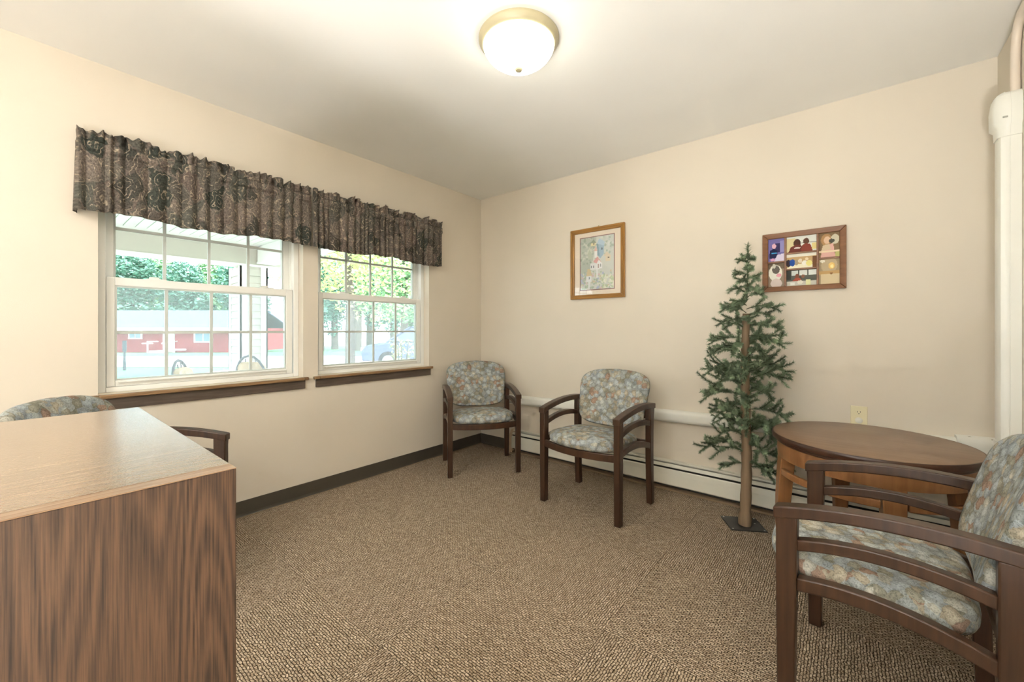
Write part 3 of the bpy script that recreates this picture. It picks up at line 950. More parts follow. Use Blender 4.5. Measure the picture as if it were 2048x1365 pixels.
pp.poly([(0.22, 0.30), (0.28, 0.20), (0.36, 0.30), (0.33, 0.42), (0.25, 0.42)], (176, 188, 164)).poly([(0.20, 0.30), (0.28, 0.19), (0.37, 0.30), (0.35, 0.31), (0.28, 0.23), (0.22, 0.32)], (204, 210, 190))
pp.rect(0.43, 0.26, 0.51, 0.40, (244, 242, 240)).poly([(0.42, 0.27), (0.47, 0.17), (0.52, 0.27)], (222, 172, 160))
pp.poly([(0.40, 0.46), (0.52, 0.38), (0.64, 0.50), (0.46, 0.53)], (214, 140, 138)).rect(0.30, 0.50, 0.48, 0.62, (240, 240, 240)).poly([(0.48, 0.53), (0.56, 0.44), (0.66, 0.52), (0.66, 0.61), (0.48, 0.63)], (248, 248, 248))
pp.rect(0.33, 0.54, 0.36, 0.59, (120, 124, 130)).rect(0.39, 0.54, 0.42, 0.59, (120, 124, 130)).rect(0.53, 0.52, 0.56, 0.60, (170, 140, 130)).rect(0.60, 0.52, 0.63, 0.58, (140, 150, 150)).rect(0.49, 0.63, 0.53, 0.78, (240, 240, 240))
pp.poly([(0.70, 0.38), (0.80, 0.31), (0.93, 0.40)], (224, 206, 176)).rect(0.76, 0.39, 0.90, 0.49, (228, 212, 180)).ell(0.84, 0.42, 0.025, 0.016, (90, 70, 50))
pp.poly([(0.18, 0.74), (0.22, 0.60), (0.30, 0.60), (0.36, 0.74)], (214, 192, 142)).rect(0.18, 0.74, 0.34, 0.85, (238, 240, 242)).ell(0.27, 0.78, 0.02, 0.022, (110, 130, 140)).rect(0.24, 0.85, 0.29, 1.0, (236, 238, 238))
pp.px = [[tuple(c_ * 0.72 + 246 * 0.28 for c_ in q) for q in row] for row in pp.px]
pp.mesh('birdhouse_print', QX0, QX1, QZ0, QZ1, -0.0088, pc)
MB().box(PX0 + 0.032, PX1 - 0.032, -0.0135, -0.0120, PZ0 + 0.032, PZ1 - 0.032).build('picture_glass', M['pic_glass'], pc)
MB().tube([(1.305, -0.001, 1.972), (1.305, -0.010, 1.968), (1.305, -0.012, 1.962)], 0.0025, 6).build('picture_hook', M['brass'], pc)

CX0, CX1, CZ0, CZ1 = 2.434, 2.839, 1.369, 1.724
cf = thing('collage_frame', 'brown collage frame holding seven photographs on the back wall', 'picture frame', (0, 0, 0), 0)
frame_bars(cf, CX0, CX1, CZ0, CZ1, 0.030, -0.002, -0.024, (M['brownframe'], M['brownframe']), 0.010)
ix0, ix1, iz0, iz1 = CX0 + 0.030, CX1 - 0.030, CZ0 + 0.030, CZ1 - 0.030
cA, cB = 2.5525, 2.7095                    # column dividers
dv = 0.0055
def divider(a, b, c, d): MB().box(a, b, -0.0135, -0.003, c, d).build('divider', M['brownframe'], cf, bevel=0.0015)
divider(cA - dv, cA + dv, iz0, iz1); divider(cB - dv, cB + dv, iz0, iz1)
def zz_(f): return iz1 - (iz1 - iz0) * f
rows = {'l': [0.49], 'm': [0.335, 0.665], 'r': [0.495]}
for k, (a, b) in (('l', (ix0, cA - dv)), ('m', (cA + dv, cB - dv)), ('r', (cB + dv, ix1))):
    for f in rows[k]:
        divider(a, b, zz_(f) - 0.005, zz_(f) + 0.005)
MB().box(ix0 - 0.004, ix1 + 0.004, -0.0045, -0.0022, iz0 - 0.004, iz1 + 0.004).build('backing_board', M['brownframe'], cf)
def photo(pn, a, b, c, d): pn.mesh('photograph', a, b, c, d, -0.0048, cf)
P1 = Paint(30, 40, (120, 112, 168)).rect(0.45, 0.2, 0.72, 0.6, (58, 52, 92)).rect(0.72, 0.1, 1, 0.6, (150, 146, 196)).ell(0.36, 0.32, 0.13, 0.11, (224, 178, 190)).poly([(0.1, 0.5), (0.35, 0.42), (0.58, 0.52), (0.56, 0.86), (0.05, 0.86)], (30, 34, 70)).rect(0.2, 0.60, 0.52, 0.66, (70, 160, 210)).poly([(0.55, 0.72), (1, 0.66), (1, 1), (0.35, 1)], (220, 212, 232)).ell(0.28, 0.92, 0.16, 0.06, (214, 160, 190))
photo(P1, ix0, cA - dv, zz_(0.49) + 0.005, iz1)
P2 = Paint(30, 40, (150, 134, 116)).rect(0, 0, 1, 0.25, (110, 96, 78)).ell(0.45, 0.42, 0.42, 0.34, (236, 234, 220)).ell(0.48, 0.28, 0.24, 0.17, (98, 92, 84)).ell(0.36, 0.12, 0.1, 0.1, (210, 206, 190)).ell(0.66, 0.52, 0.16, 0.07, (226, 160, 170)).ell(0.5, 0.86, 0.36, 0.2, (214, 198, 190))
photo(P2, ix0, cA - dv, iz0, zz_(0.49) - 0.005)
P3 = Paint(46, 28, (226, 228, 220)).rect(0, 0.1, 0.3, 1, (220, 208, 160)).rect(0.3, 0.42, 1, 0.45, (120, 120, 110)).rect(0.85, 0.5, 1, 0.9, (222, 206, 140)).ell(0.36, 0.42, 0.12, 0.26, (84, 56, 44)).ell(0.66, 0.36, 0.1, 0.2, (92, 64, 50)).poly([(0.06, 1), (0.14, 0.68), (0.3, 0.52), (0.5, 0.56), (0.56, 1)], (112, 58, 48)).poly([(0.5, 1), (0.52, 0.6), (0.64, 0.5), (0.8, 0.56), (0.88, 1)], (138, 68, 56)).ell(0.36, 0.74, 0.11, 0.05, (226, 214, 206))
photo(P3, cA + dv, cB - dv, zz_(0.335) + 0.005, iz1)
P4 = Paint(46, 28, (196, 164, 118)).rect(0, 0, 1, 0.2, (236, 232, 216)).rect(0.86, 0.25, 1, 1, (122, 86, 58)).poly([(0, 1), (0.1, 0.78), (0.5, 0.7), (0.86, 0.8), (0.86, 1)], (238, 232, 204)).ell(0.07, 0.62, 0.08, 0.26, (60, 50, 56)).ell(0.2, 0.6, 0.1, 0.24, (44, 84, 160)).ell(0.46, 0.5, 0.07, 0.14, (226, 214, 190)).ell(0.6, 0.66, 0.09, 0.16, (244, 240, 226)).ell(0.76, 0.7, 0.1, 0.2, (232, 222, 140)).ell(0.34, 0.6, 0.06, 0.2, (170, 156, 130)).ell(0.68, 0.4, 0.06, 0.1, (232, 214, 180))
photo(P4, cA + dv, cB - dv, zz_(0.665) + 0.005, zz_(0.335) - 0.005)
P5 = Paint(46, 28, (96, 98, 90)).rect(0.18, 0.02, 0.4, 0.36, (214, 220, 214)).rect(0.44, 0.02, 0.7, 0.36, (226, 228, 222)).rect(0.74, 0.02, 1, 0.34, (230, 232, 226)).rect(0, 0, 0.16, 0.6, (62, 64, 58)).ell(0.36, 0.4, 0.07, 0.14, (130, 84, 66)).ell(0.56, 0.42, 0.06, 0.12, (140, 100, 80)).poly([(0.2, 0.7), (0.3, 0.5), (0.46, 0.52), (0.52, 0.72)], (168, 84, 66)).rect(0, 0.7, 1, 1, (196, 194, 182)).ell(0.46, 0.78, 0.1, 0.12, (226, 222, 206)).rect(0.66, 0.66, 0.8, 1, (220, 220, 170)).rect(0.14, 0.78, 0.28, 0.96, (228, 228, 220))
photo(P5, cA + dv, cB - dv, iz0, zz_(0.665) - 0.005)
P6 = Paint(34, 40, (130, 108, 80)).ell(0.36, 0.28, 0.26, 0.24, (176, 138, 96)).ell(0.4, 0.3, 0.16, 0.16, (222, 190, 160)).ell(0.78, 0.28, 0.2, 0.2, (206, 200, 176)).ell(0.62, 0.34, 0.14, 0.08, (84, 84, 74)).poly([(0.1, 0.9), (0.2, 0.5), (0.7, 0.45), (0.8, 1), (0.1, 1)], (222, 176, 164)).rect(0, 0.72, 1, 0.8, (232, 212, 180)).rect(0.8, 0.8, 1, 1, (190, 186, 120)).poly([(0.12, 0.72), (0.2, 0.5), (0.5, 0.46), (0.6, 0.7)], (212, 192, 160))
photo(P6, cB + dv, ix1, zz_(0.495) + 0.005, iz1)
P7 = Paint(34, 40, (170, 152, 122)).ell(0.5, 0.25, 0.4, 0.3, (190, 172, 140)).ell(0.62, 0.28, 0.16, 0.13, (232, 196, 120)).ell(0.64, 0.3, 0.08, 0.07, (252, 236, 170)).ell(0.18, 0.08, 0.12, 0.06, (236, 230, 210)).rect(0, 0.48, 1, 0.62, (196, 160, 110)).rect(0.1, 0.6, 1, 1, (214, 196, 160)).ell(0.6, 0.58, 0.08, 0.04, (150, 110, 70))
photo(P7, cB + dv, ix1, iz0, zz_(0.495) - 0.005)

# ------------------------------------------------------------------ outlet
ou = thing('wall_outlet', 'ivory duplex outlet with one capped socket on the back wall', 'outlet', (2.892, 0, 0.652), 0)
MB().box(-0.036, 0.036, -0.0065, -0.0008, -0.058, 0.058).build('cover_plate', M['outlet'], ou, bevel=0.003)
for dz, cap in ((0.024, False), (-0.020, True)):
    so_ = MB()
    so_.loft([[(0.0175 * math.cos(2*PI*k/24), y, max(-0.0135, min(0.0135, 0.0175 * math.sin(2*PI*k/24))) + dz) for k in range(24)] for y in (-0.006, -0.0085)])
    s_ = so_.build('socket', M['outlet'], ou)
    if cap:
        MB().loft([[(r * math.cos(2*PI*k/24), y, r * math.sin(2*PI*k/24) + dz) for k in range(24)] for r, y in ((0.0165, -0.0086), (0.0165, -0.0115), (0.013, -0.0135))]).build('plug_cap', M['outlet_white'], s_, smooth=True)
    else:
        for x in (-0.006, 0.006):
            MB().box(x - 0.0011, x + 0.0011, -0.0092, -0.0084, dz - 0.001, dz + 0.007).build('slot', M['black'], s_)
        MB().loft([[(0.0024 * math.cos(2*PI*k/12), y, 0.0024 * math.sin(2*PI*k/12) + dz - 0.007) for k in range(12)] for y in (-0.0084, -0.0092)]).build('slot', M['black'], s_)

# ------------------------------------------------------------------ baseboard heater
hx0, hx1 = 0.416, 3.380
ht = thing('baseboard_heater', 'long low off-white baseboard heater along the back wall', 'heater', (0, 0, 0), 0)
a, b = hx0 + 0.034, hx1
MB().prism([(-0.0005, 0.012), (-0.004, 0.012), (-0.004, 0.200), (-0.032, 0.200), (-0.032, 0.195), (-0.0345, 0.195), (-0.0345, 0.2055), (-0.0005, 0.2065)], 0, a, b).build('back_plate', M['white_metal'], ht)
MB().prism([(-0.038, 0.184), (-0.0535, 0.167), (-0.0555, 0.169), (-0.040, 0.187)], 0, a, b).build('damper', M['white_metal'], ht)
MB().prism([(-0.058, 0.1565), (-0.063, 0.150), (-0.066, 0.120), (-0.066, 0.050), (-0.058, 0.042), (-0.056, 0.044), (-0.0635, 0.051), (-0.0635, 0.119), (-0.0605, 0.148), (-0.056, 0.154)], 0, a, b).build('front_panel', M['white_metal'], ht)
MB().prism([(-0.0042, 0.030), (-0.050, 0.030), (-0.048, 0.155), (-0.030, 0.172), (-0.0042, 0.172)], 0, a, b).build('fin_core', M['slot'], ht)
MB().prism([(-0.0062, 0.001), (-0.056, 0.001), (-0.058, 0.014), (-0.0062, 0.020)], 0, a, b).build('bottom_strip', M['toe'], ht)
MB().prism([(-0.0005, 0.002), (-0.066, 0.002), (-0.068, 0.12), (-0.060, 0.16), (-0.030, 0.206), (-0.0005, 0.208)], 0, hx0, hx0 + 0.034).build('end_cap', plain('beige_end_cap', srgb(206, 184, 156), 0.5), ht, bevel=0.003)

# ------------------------------------------------------------------ pipe covers
pr = thing('pipe_cover', 'white sloping pipe cover running along the back wall behind the tree', 'pipe cover', (0, 0, 0), 0)
def pz(x): return 0.503 + (x - 0.54) * 0.0268
def cover_loop(x, zc, h=0.040, d=0.056):
    return [(x, -0.0008, zc - h), (x, -d*0.72, zc - h), (x, -d*0.93, zc - h*0.80), (x, -d, zc - h*0.45), (x, -d, zc + h*0.45), (x, -d*0.93, zc + h*0.80), (x, -d*0.72, zc + h), (x, -0.0008, zc + h)]
MB().loft([cover_loop(x, pz(x) - 0.016) for x in (0.30, 3.26)]).build('cover_channel', M['pvc'], pr, smooth=True)
MB().loft([cover_loop(x, pz(x) - 0.016, 0.043, 0.059) for x in (1.06, 1.10)]).build('joint_band', M['pvc'], pr)
el = MB().loft([cover_loop(x, pz(x) - 0.012, 0.050, 0.066) for x in (3.255, 3.32, 3.392)]).build('corner_elbow', M['pvc'], pr, smooth=True)
for dx, dz in ((0.03, 0.046), (0.075, 0.044), (0.10, 0.02)):
    MB().lathe([(0.006, 0), (0.006, 0.0012), (0.003, 0.002)], (3.27 + dx, -0.036 - dx*0.1, pz(3.27) - 0.012 + 0.0495), 10).build('screw_cap', M['pvc_cut'], el)

vr = thing('vertical_pipe_cover', 'tall white vertical pipe cover with capped elbow on the right wall', 'pipe cover', (0, 0, 0), 0)
ya, yb = -0.345, -0.262
xo = XR - 0.062
def vloop(z, g=0.0):
    return [(XR - 0.0008, yb + g, z), (xo + 0.016, yb + g, z), (xo + 0.004 - g, yb - 0.006 + g, z), (xo - g, yb - 0.018, z), (xo - g, ya + 0.016, z), (xo + 0.005 - g, ya + 0.004, z), (xo + 0.016, ya - g, z), (XR - 0.034, ya - g, z), (XR - 0.034, ya + 0.0018 - g, z), (XR - 0.0315, ya + 0.0018 - g, z), (XR - 0.0315, ya - g, z), (XR - 0.0008, ya - g, z)]
MB().loft([vloop(0.62), vloop(1.985)]).build('cover_channel', M['pvc'], vr, smooth=True)
cp = MB().loft([vloop(1.945, 0.004), vloop(1.985, 0.006), vloop(2.0, 0.016), vloop(2.075, 0.017), vloop(2.115, 0.012), vloop(2.128, 0.002), vloop(2.134, -0.012)])
cpo = cp.build('end_cap', M['pvc'], vr, smooth=True)
MB().box(xo + 0.006, xo + 0.020, ya - 0.020, ya - 0.0165, 2.018, 2.024).build('latch_slot', plain('latch_grey', srgb(170, 168, 158), 0.5), cpo)
MB().loft([vloop(0.60, 0.005), vloop(0.66, 0.005)]).build('lower_collar', M['pvc'], vr, smooth=True)
arc = [(XR - 0.016, -0.332, 2.10), (XR - 0.016, -0.332, 2.24), (XR - 0.016, -0.336, 2.30), (XR - 0.016, -0.350, 2.355), (XR - 0.016, -0.375, 2.392), (XR - 0.016, -0.42, 2.412), (XR - 0.016, -0.60, 2.416)]
MB().tube(arc, 0.0145, 14).build('bent_tube', M['beige_tube'], vr, smooth=True)

# ------------------------------------------------------------------ ceiling lamp and added fill lamps
def make_lamp(name, label, loc, glow='opal'):
    lp = thing(name, label, 'lamp', loc, 0)
    MB().lathe([(0.06, -0.0006), (0.174, -0.0006), (0.1785, -0.006), (0.1785, -0.016), (0.174, -0.021), (0.172, -0.026), (0.164, -0.036), (0.1600, -0.038), (0.148, -0.038), (0.143, -0.026), (0.06, -0.026)], n=72).build('rim', M['nickel'], lp, smooth=True)
    prof = [(0.1585, -0.0385), (0.1575, -0.044), (0.153, -0.056), (0.144, -0.070), (0.130, -0.085), (0.112, -0.099), (0.090, -0.111), (0.064, -0.121), (0.036, -0.127), (0.012, -0.129), (0.002, -0.129)]
    MB().lathe(prof, n=72).build('glass_bowl', M[glow], lp, smooth=True)
    MB().lathe([(0.003, -0.1295), (0.010, -0.131), (0.010, -0.134), (0.0155, -0.136), (0.017, -0.141), (0.014, -0.147), (0.006, -0.150), (0.002, -0.1505)], n=24).build('finial', M['nickel'], lp, smooth=True)
    return lp
make_lamp('ceiling_lamp', 'round flush ceiling lamp with lit white glass bowl', (1.7004, -1.542, H))
make_lamp('ceiling_lamp', 'unseen fill lamp added on the ceiling behind the viewer', (1.70, -4.30, H), 'fill_rear')  # copy of the visible lamp, added out of view as fill

def fill_uplight(label, loc):  # fill light added out of view to brighten the ceiling
    t_ = thing('fill_uplight', label, 'lamp', loc, 0, 'added fill lights on the floor')
    MB().lathe([(0.02, 0.0005), (0.135, 0.0005), (0.135, 0.26), (0.130, 0.26), (0.130, 0.03), (0.02, 0.03)], n=48).build('fill_can', M['postdark'], t_, smooth=True)
    MB().lathe([(0.02, 0.225), (0.126, 0.225), (0.129, 0.229), (0.126, 0.233), (0.02, 0.235)], n=48).build('fill_diffuser', M['fill_up'], t_, smooth=True)
fill_uplight('added fill light on the floor behind the viewer by the right wall', (2.95, -4.0, 0))
fill_uplight('added fill light on the floor behind the viewer near the added door', (2.7, -4.9, 0))

# ------------------------------------------------------------------ cabinet in the left foreground
KZ = 0.975
def kfl(x, y, z):
    c_, s_ = math.cos(YAW), math.sin(YAW)
    fwd = Vector((-s_, c_, 0)); rt = Vector((c_, s_, 0))
    d = fwd + rt * ((x - 1024) / FOC) + Vector((0, 0, 1)) * ((660.2 - y) / FOC)
    return CAMP + d * ((z - CAMP.z) / d.z)
fr_ = kfl(465, 937, KZ); bk_ = kfl(283, 814, KZ)
kx1, kx0, ky1 = fr_.x, bk_.x, (fr_.y + bk_.y) / 2
ky0 = ky1 - 1.05
cb = thing('oak_cabinet', 'oak laminate cabinet with glossy top in the left foreground', 'cabinet', (0, 0, 0), 0)
PT = 0.020
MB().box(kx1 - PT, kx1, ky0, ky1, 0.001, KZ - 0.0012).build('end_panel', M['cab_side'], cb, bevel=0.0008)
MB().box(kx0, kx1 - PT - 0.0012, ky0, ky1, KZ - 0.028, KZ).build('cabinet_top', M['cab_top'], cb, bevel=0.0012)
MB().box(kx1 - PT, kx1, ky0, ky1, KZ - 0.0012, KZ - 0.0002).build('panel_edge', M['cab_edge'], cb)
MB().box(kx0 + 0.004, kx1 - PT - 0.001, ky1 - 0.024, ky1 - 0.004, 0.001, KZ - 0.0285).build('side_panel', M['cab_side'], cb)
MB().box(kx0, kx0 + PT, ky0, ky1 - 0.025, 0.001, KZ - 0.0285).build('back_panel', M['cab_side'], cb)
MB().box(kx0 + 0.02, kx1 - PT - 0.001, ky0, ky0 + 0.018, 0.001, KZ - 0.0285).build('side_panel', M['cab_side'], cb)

# ------------------------------------------------------------------ outdoors
RTv = Vector((math.cos(YAW), math.sin(YAW), 0)); FWv = Vector((-math.sin(YAW), math.cos(YAW), 0))
def gz(t):                                  # ground falls away from the porch
    return -0.20 - 0.034 * max(0.0, t - 13.4)
def vp(x, t, z=None):                       # a spot at depth t along the line of sight of column x
    p = CAMP + FWv * t + RTv * ((x - 1024) / FOC * t)
    return Vector((p.x, p.y, gz(t) if z is None else z))
def strip(name, t0, t1, l0, l1, m, label, dz=0.0, n=8):
    mb = MB(); rows = []
    for k in range(n + 1):
        t_ = t0 + (t1 - t0) * k / n
        for l in (l0, l1):
            p = CAMP + FWv * t_ + RTv * l
            mb.v.append((p.x, p.y, gz(t_) + dz))
    for k in range(n):
        mb.f.append((2*k, 2*k+1, 2*k+3, 2*k+2))
    o = mb.build(name, m); o['kind'] = 'structure'; o['label'] = label
    return o
strip('ground_lawn', 4.6, 150, -150, 120, M['lawn'], 'sunlit mown lawn beyond the porch', 0, 60)
strip('ground_drive', 15.0, 28.0, -60, -9.5, M['drive'], 'pale concrete drive crossing the lawn before the red house', 0.02)
strip('ground_parking', 9.0, 33.0, -9.5, 12, M['drive'], 'pale parking area in front of the trees', 0.02)
structure('ground_porch', MB().box(-4.1, -TH - 0.02, -7.0, 0.6, -0.3, -0.14), M['drive'], 'concrete porch slab outside the windows')
structure('ground_bounce', MB().box(-3, 9, -30, YF - TH - 0.01, -0.3, -0.14), M['drive'], 'unseen pale slab added to bounce light in through the added door')  # added out of view to bounce light onto the ceiling
structure('ground_yard', MB().box(-9, -TH - 0.02, -12, 20, -0.34, -0.301), M['lawn'], 'lawn close to the porch slab')
# porch roof: soffit boards, beams, siding-clad post
pch = thing('porch_ceiling', 'white boarded porch ceiling outside the windows', None, (0, 0, 0), 0, kind='structure')
MB().box(-3.9, -TH - 0.01, -6.5, 0.10, 2.322, 2.40).build('porch_deck', M['soffit'], pch)
y = -4.6
sb0 = None
while y < -0.02:
    if sb0 is None:
        sb0 = MB().box(-3.46, -TH - 0.015, 0.003, 0.097, -0.014, 0).build('soffit_board', M['soffit'], pch, bevel=0.003, seg=1)
        o = sb0
    else:
        o = sb0.copy(); COL.objects.link(o)
    o.parent = pch; o.location = (0, y, 2.321)
    y += 0.1
bm1 = tag(MB().box(-3.90, -3.65, -6.5, -0.30, 2.058, 2.3215).build('porch_beam', M['siding'], None), 'long pale beam along the outer edge of the porch', 'beam')
MB().box(-3.91, -3.64, -6.5, -0.30, 2.030, 2.0575).build('beam_trim', M['trimwhite'], bm1)
bm2 = tag(MB().box(-3.64, -2.2, -0.78, -0.56, 2.10, 2.31).build('porch_beam', M['trimwhite'], None), 'short white beam reaching from the porch post towards the house', 'beam')
MB().box(-3.64, -2.2, -0.79, -0.55, 2.075, 2.0995).build('beam_trim', M['trimwhite'], bm2)
po = thing('porch_post', 'square porch post clad in pale lap siding with white corner boards', 'post', (0, 0, 0), 0)
px0, px1, py0, py1 = -4.14, -3.66, -0.985, -0.645
MB().box(px0 + 0.02, px1 - 0.02, py0 + 0.02, py1 - 0.02, -0.14, 2.029).build('post_core', M['siding'], po)
z = -0.10; lp0 = None
while z < 2.0:
    if lp0 is None:
        mb = MB()
        x0, x1, y0, y1 = px0 + 0.02, px1 - 0.02, py0 + 0.02, py1 - 0.02
        lo = []
        for zz, e in ((0, 0.016), (0.004, 0.018), (0.098, 0.006)):
            lo.append([(x0 - e, y0 - e, zz), (x1 + e, y0 - e, zz), (x1 + e, y1 + e, zz), (x0 - e, y1 + e, zz)])
        o = lp0 = mb.loft(lo).build('siding_board', M['siding'], po)
    else:
        o = lp0.copy(); COL.objects.link(o)
    o.parent = po; o.location = (0, 0, z)
    z += 0.1
for cx, cy in ((px0, py0), (px1, py0), (px1, py1), (px0, py1)):
    sx = 1 if cx == px0 else -1; sy = 1 if cy == py0 else -1
    mb = MB()
    xs = sorted((cx - sx*0.004, cx + sx*0.085)); ys = sorted((cy - sy*0.004, cy + sy*0.016))
    mb.box(xs[0], xs[1], ys[0], ys[1], -0.139, 2.029)
    xs = sorted((cx - sx*0.004, cx + sx*0.016)); ys = sorted((cy - sy*0.004, cy + sy*0.085))
    mb.box(xs[0], xs[1], ys[0], ys[1], -0.139, 2.029)
    mb.build('corner_board', M['trimwhite'], po)

# metal garden chairs on the porch
def garden_chair(label, loc, rz):
    g_ = thing('garden_chair', label, 'chair', loc, rz, 'garden chairs on the porch')
    for s in (-1, 1):
        pts = [(s*0.26, -0.24, 0.0), (s*0.26, -0.25, 0.30), (s*0.27, -0.22, 0.58), (s*0.27, -0.12, 0.665), (s*0.27, 0.05, 0.66), (s*0.265, 0.20, 0.60), (s*0.25, 0.26, 0.50)]
        MB().tube(pts, 0.014, 10).build('arm_loop', M['darkmetal'], g_, smooth=True)
        MB().tube([(s*0.24, 0.24, 0.0), (s*0.24, 0.22, 0.4), (s*0.24, 0.27, 0.6)], 0.013, 8).build('rear_leg', M['darkmetal'], g_, smooth=True)
    arch = [(-0.24, 0.22, 0.40)] + [(0.24*math.cos(PI - PI*k/10), 0.26 + 0.05*math.sin(PI*k/10), 0.62 + 0.34*math.sin(PI*k/10)) for k in range(11)] + [(0.24, 0.22, 0.40)]
    MB().tube(arch, 0.014, 10).build('back_hoop', M['darkmetal'], g_, smooth=True)
    for k in range(-2, 3):
        MB().tube([(k*0.075, 0.22, 0.40), (k*0.075, 0.29, 0.62 + 0.32*math.sqrt(max(0.1, 1-(k*0.075/0.24)**2)))], 0.006, 6).build('back_bar', M['darkmetal'], g_)
    MB().box(-0.25, 0.25, -0.24, 0.23, 0.385, 0.405).build('seat_pan', M['darkmetal'], g_, bevel=0.006)
    def soq(th): return 0.23*sup(math.cos(th), 0.4), 0.215*sup(math.sin(th), 0.4)
    MB().loft([[(soq(2*PI*k/40)[0]*s_, soq(2*PI*k/40)[1]*s_ - 0.005, h) for k in range(40)] for s_, h in ((0.9, 0.4055), (1, 0.425), (1, 0.45), (0.93, 0.47), (0.1, 0.478))]).build('seat_cushion', M['cushion'], g_, smooth=True)
    MB().loft([[(soq(2*PI*k/40)[0]*s_*0.9, 0.225 + h + 0.16*(0.5 + soq(2*PI*k/40)[1]*s_), 0.68 + soq(2*PI*k/40)[1]*s_*0.95) for k in range(40)] for s_, h in ((0.1, -0.10), (0.92, -0.09), (1, -0.065), (1, -0.045), (0.92, -0.03), (0.1, -0.03))]).build('back_cushion', M['cushion'], g_, smooth=True)
    return g_
p = vp(428, 4.3, -0.14); garden_chair('metal garden chair with tan cushion on the porch, nearer the lawn side', (p.x, p.y, -0.14), R(150))
p = vp(540, 5.2, -0.14); garden_chair('metal garden chair with tan cushion standing before the porch post', (p.x, p.y, -0.14), R(205))

# red house across the drive
hs = thing('red_house', 'long low red brick house with grey roof across the drive', 'house', vp(1024, 40.0, -1.10), YAW)
hx = lambda px: (px - 1024) / FOC * 40.0
HL, HR = hx(120), hx(475)
MB().box(HL, HR, 0, 8, 0, 2.42).build('house_wall', M['brick'], hs)
MB().prism([(-0.9, 2.44), (4, 4.35), (8.9, 2.44), (8.9, 2.36), (4, 4.2), (-0.9, 2.36)], 0, HL - 0.5, HR + 0.5).build('roof', M['roof'], hs)
MB().box(HL - 0.5, HR + 0.5, -1.0, -0.9, 2.16, 2.46).build('fascia', M['housewhite'], hs)
def hwin(a, b, z0, z1):
    f_ = MB().box(hx(a) - 0.12, hx(b) + 0.12, -0.08, -0.005, z0 - 0.12, z1 + 0.12).build('house_window', M['housewhite'], hs)
    n_ = 2
    for k in range(n_):
        xa = hx(a) + (hx(b) - hx(a)) * k / n_ + 0.05; xb = hx(a) + (hx(b) - hx(a)) * (k + 1) / n_ - 0.05
        MB().box(xa, xb, -0.10, -0.081, z0, z1).build('window_pane', M['houseglass'], f_)
hwin(260, 283, 1.45, 2.2); hwin(391, 424, 1.1, 2.2); hwin(170, 200, 1.1, 2.2)
dr_ = MB().box(hx(327), hx(350), -0.08, -0.005, 0.25, 2.3).build('house_door', M['housewhite'], hs)
MB().box(hx(322), hx(352), -1.3, -0.09, 0.0, 0.25).build('door_step', M['housewhite'], hs)
for a_ in (318, 356):
    rl = MB().box(hx(a_) - 0.04, hx(a_) + 0.04, -1.3, -1.2, 0.0, 1.15).build('step_railing', M['housewhite'], hs)
    MB().box(hx(a_) - 0.04, hx(a_) + 0.04, -1.2, -0.1, 1.05, 1.15).build('rail_bar', M['housewhite'], rl)
    MB().box(hx(a_) - 0.5, hx(a_) + 0.5, -1.32, -1.22, 0.9, 1.0).build('rail_bar', M['housewhite'], rl)
MB().box(hx(356), hx(382), -1.1, -0.6, 0.25, 0.40).build('bench', M['housewhite'], hs)

# slim dark post on the lawn
ps = thing('lawn_post', 'slim dark post standing on the lawn before the drive', 'post', vp(249, 13.4), YAW)
MB().tube([(0, 0, 0), (0, 0, 0.62)], [0.045, 0.030], 10).build('post_shaft', M['postdark'], ps)
MB().tube([(0, 0, 0.62), (0, 0, 0.98)], 0.055, 10).build('post_head', M['postdark'], ps)

# trees: each with its own trunk and leafy crown
def crown(mb, c, rx, rz, n, leaf, rnd):
    for _ in range(n):
        while True:
            d = Vector((rnd.uniform(-1, 1), rnd.uniform(-1, 1), rnd.uniform(-1, 1)))
            if 0.25 < d.length < 1: break
        d = d.normalized() * (d.length ** 0.5)
        p = c + Vector((d.x * rx, d.y * rx, d.z * rz))
        a = Vector((rnd.uniform(-1, 1), rnd.uniform(-1, 1), rnd.uniform(-0.6, 0.6))).normalized() * leaf * rnd.uniform(0.6, 1.4)
        b = a.cross(Vector((rnd.uniform(-1, 1), rnd.uniform(-1, 1), rnd.uniform(-1, 1)))).normalized() * leaf * rnd.uniform(0.3, 0.6)
        n0 = len(mb.v)
        mb.v += [tuple(p - a), tuple(p + b), tuple(p + a), tuple(p - b)]
        mb.f.append((n0, n0+1, n0+2, n0+3))
def leafy_tree(loc, h, rx, crown_z, leaf, n, mat_, label, group, trunk_r, seed):
    rnd = random.Random(seed)
    o = thing('leafy_tree', label, 'tree', loc, rnd.uniform(0, 6.28), group)
    MB().tube([(0, 0, -0.1), (0.1, 0.05, h * 0.35), (0.0, 0.1, h * 0.6), (0.1, 0, h * 0.85)], [trunk_r * 1.2, trunk_r, trunk_r * 0.8, trunk_r * 0.3], 10).build('trunk', M['treebark'], o, smooth=True)
    mb = MB()
    k = 9
    for i in range(k):
        a_ = 2.4 * i; rr = rx * 0.42 * math.sqrt((i + 0.5) / k)
        zc = crown_z + (h - crown_z) * (0.15 + 0.7 * rnd.random())
        crown(mb, Vector((rr * math.cos(a_), rr * math.sin(a_), zc)), rx * 0.58, (h - crown_z) * 0.28, n // k, leaf, rnd)
    f_ = mb.build('foliage', mat_, o); f_['kind'] = 'stuff'
    return o
ORD = ['first', 'second', 'third', 'fourth', 'fifth', 'sixth', 'seventh', 'eighth', 'ninth', 'tenth']
gA = 'trees rising behind the red house'
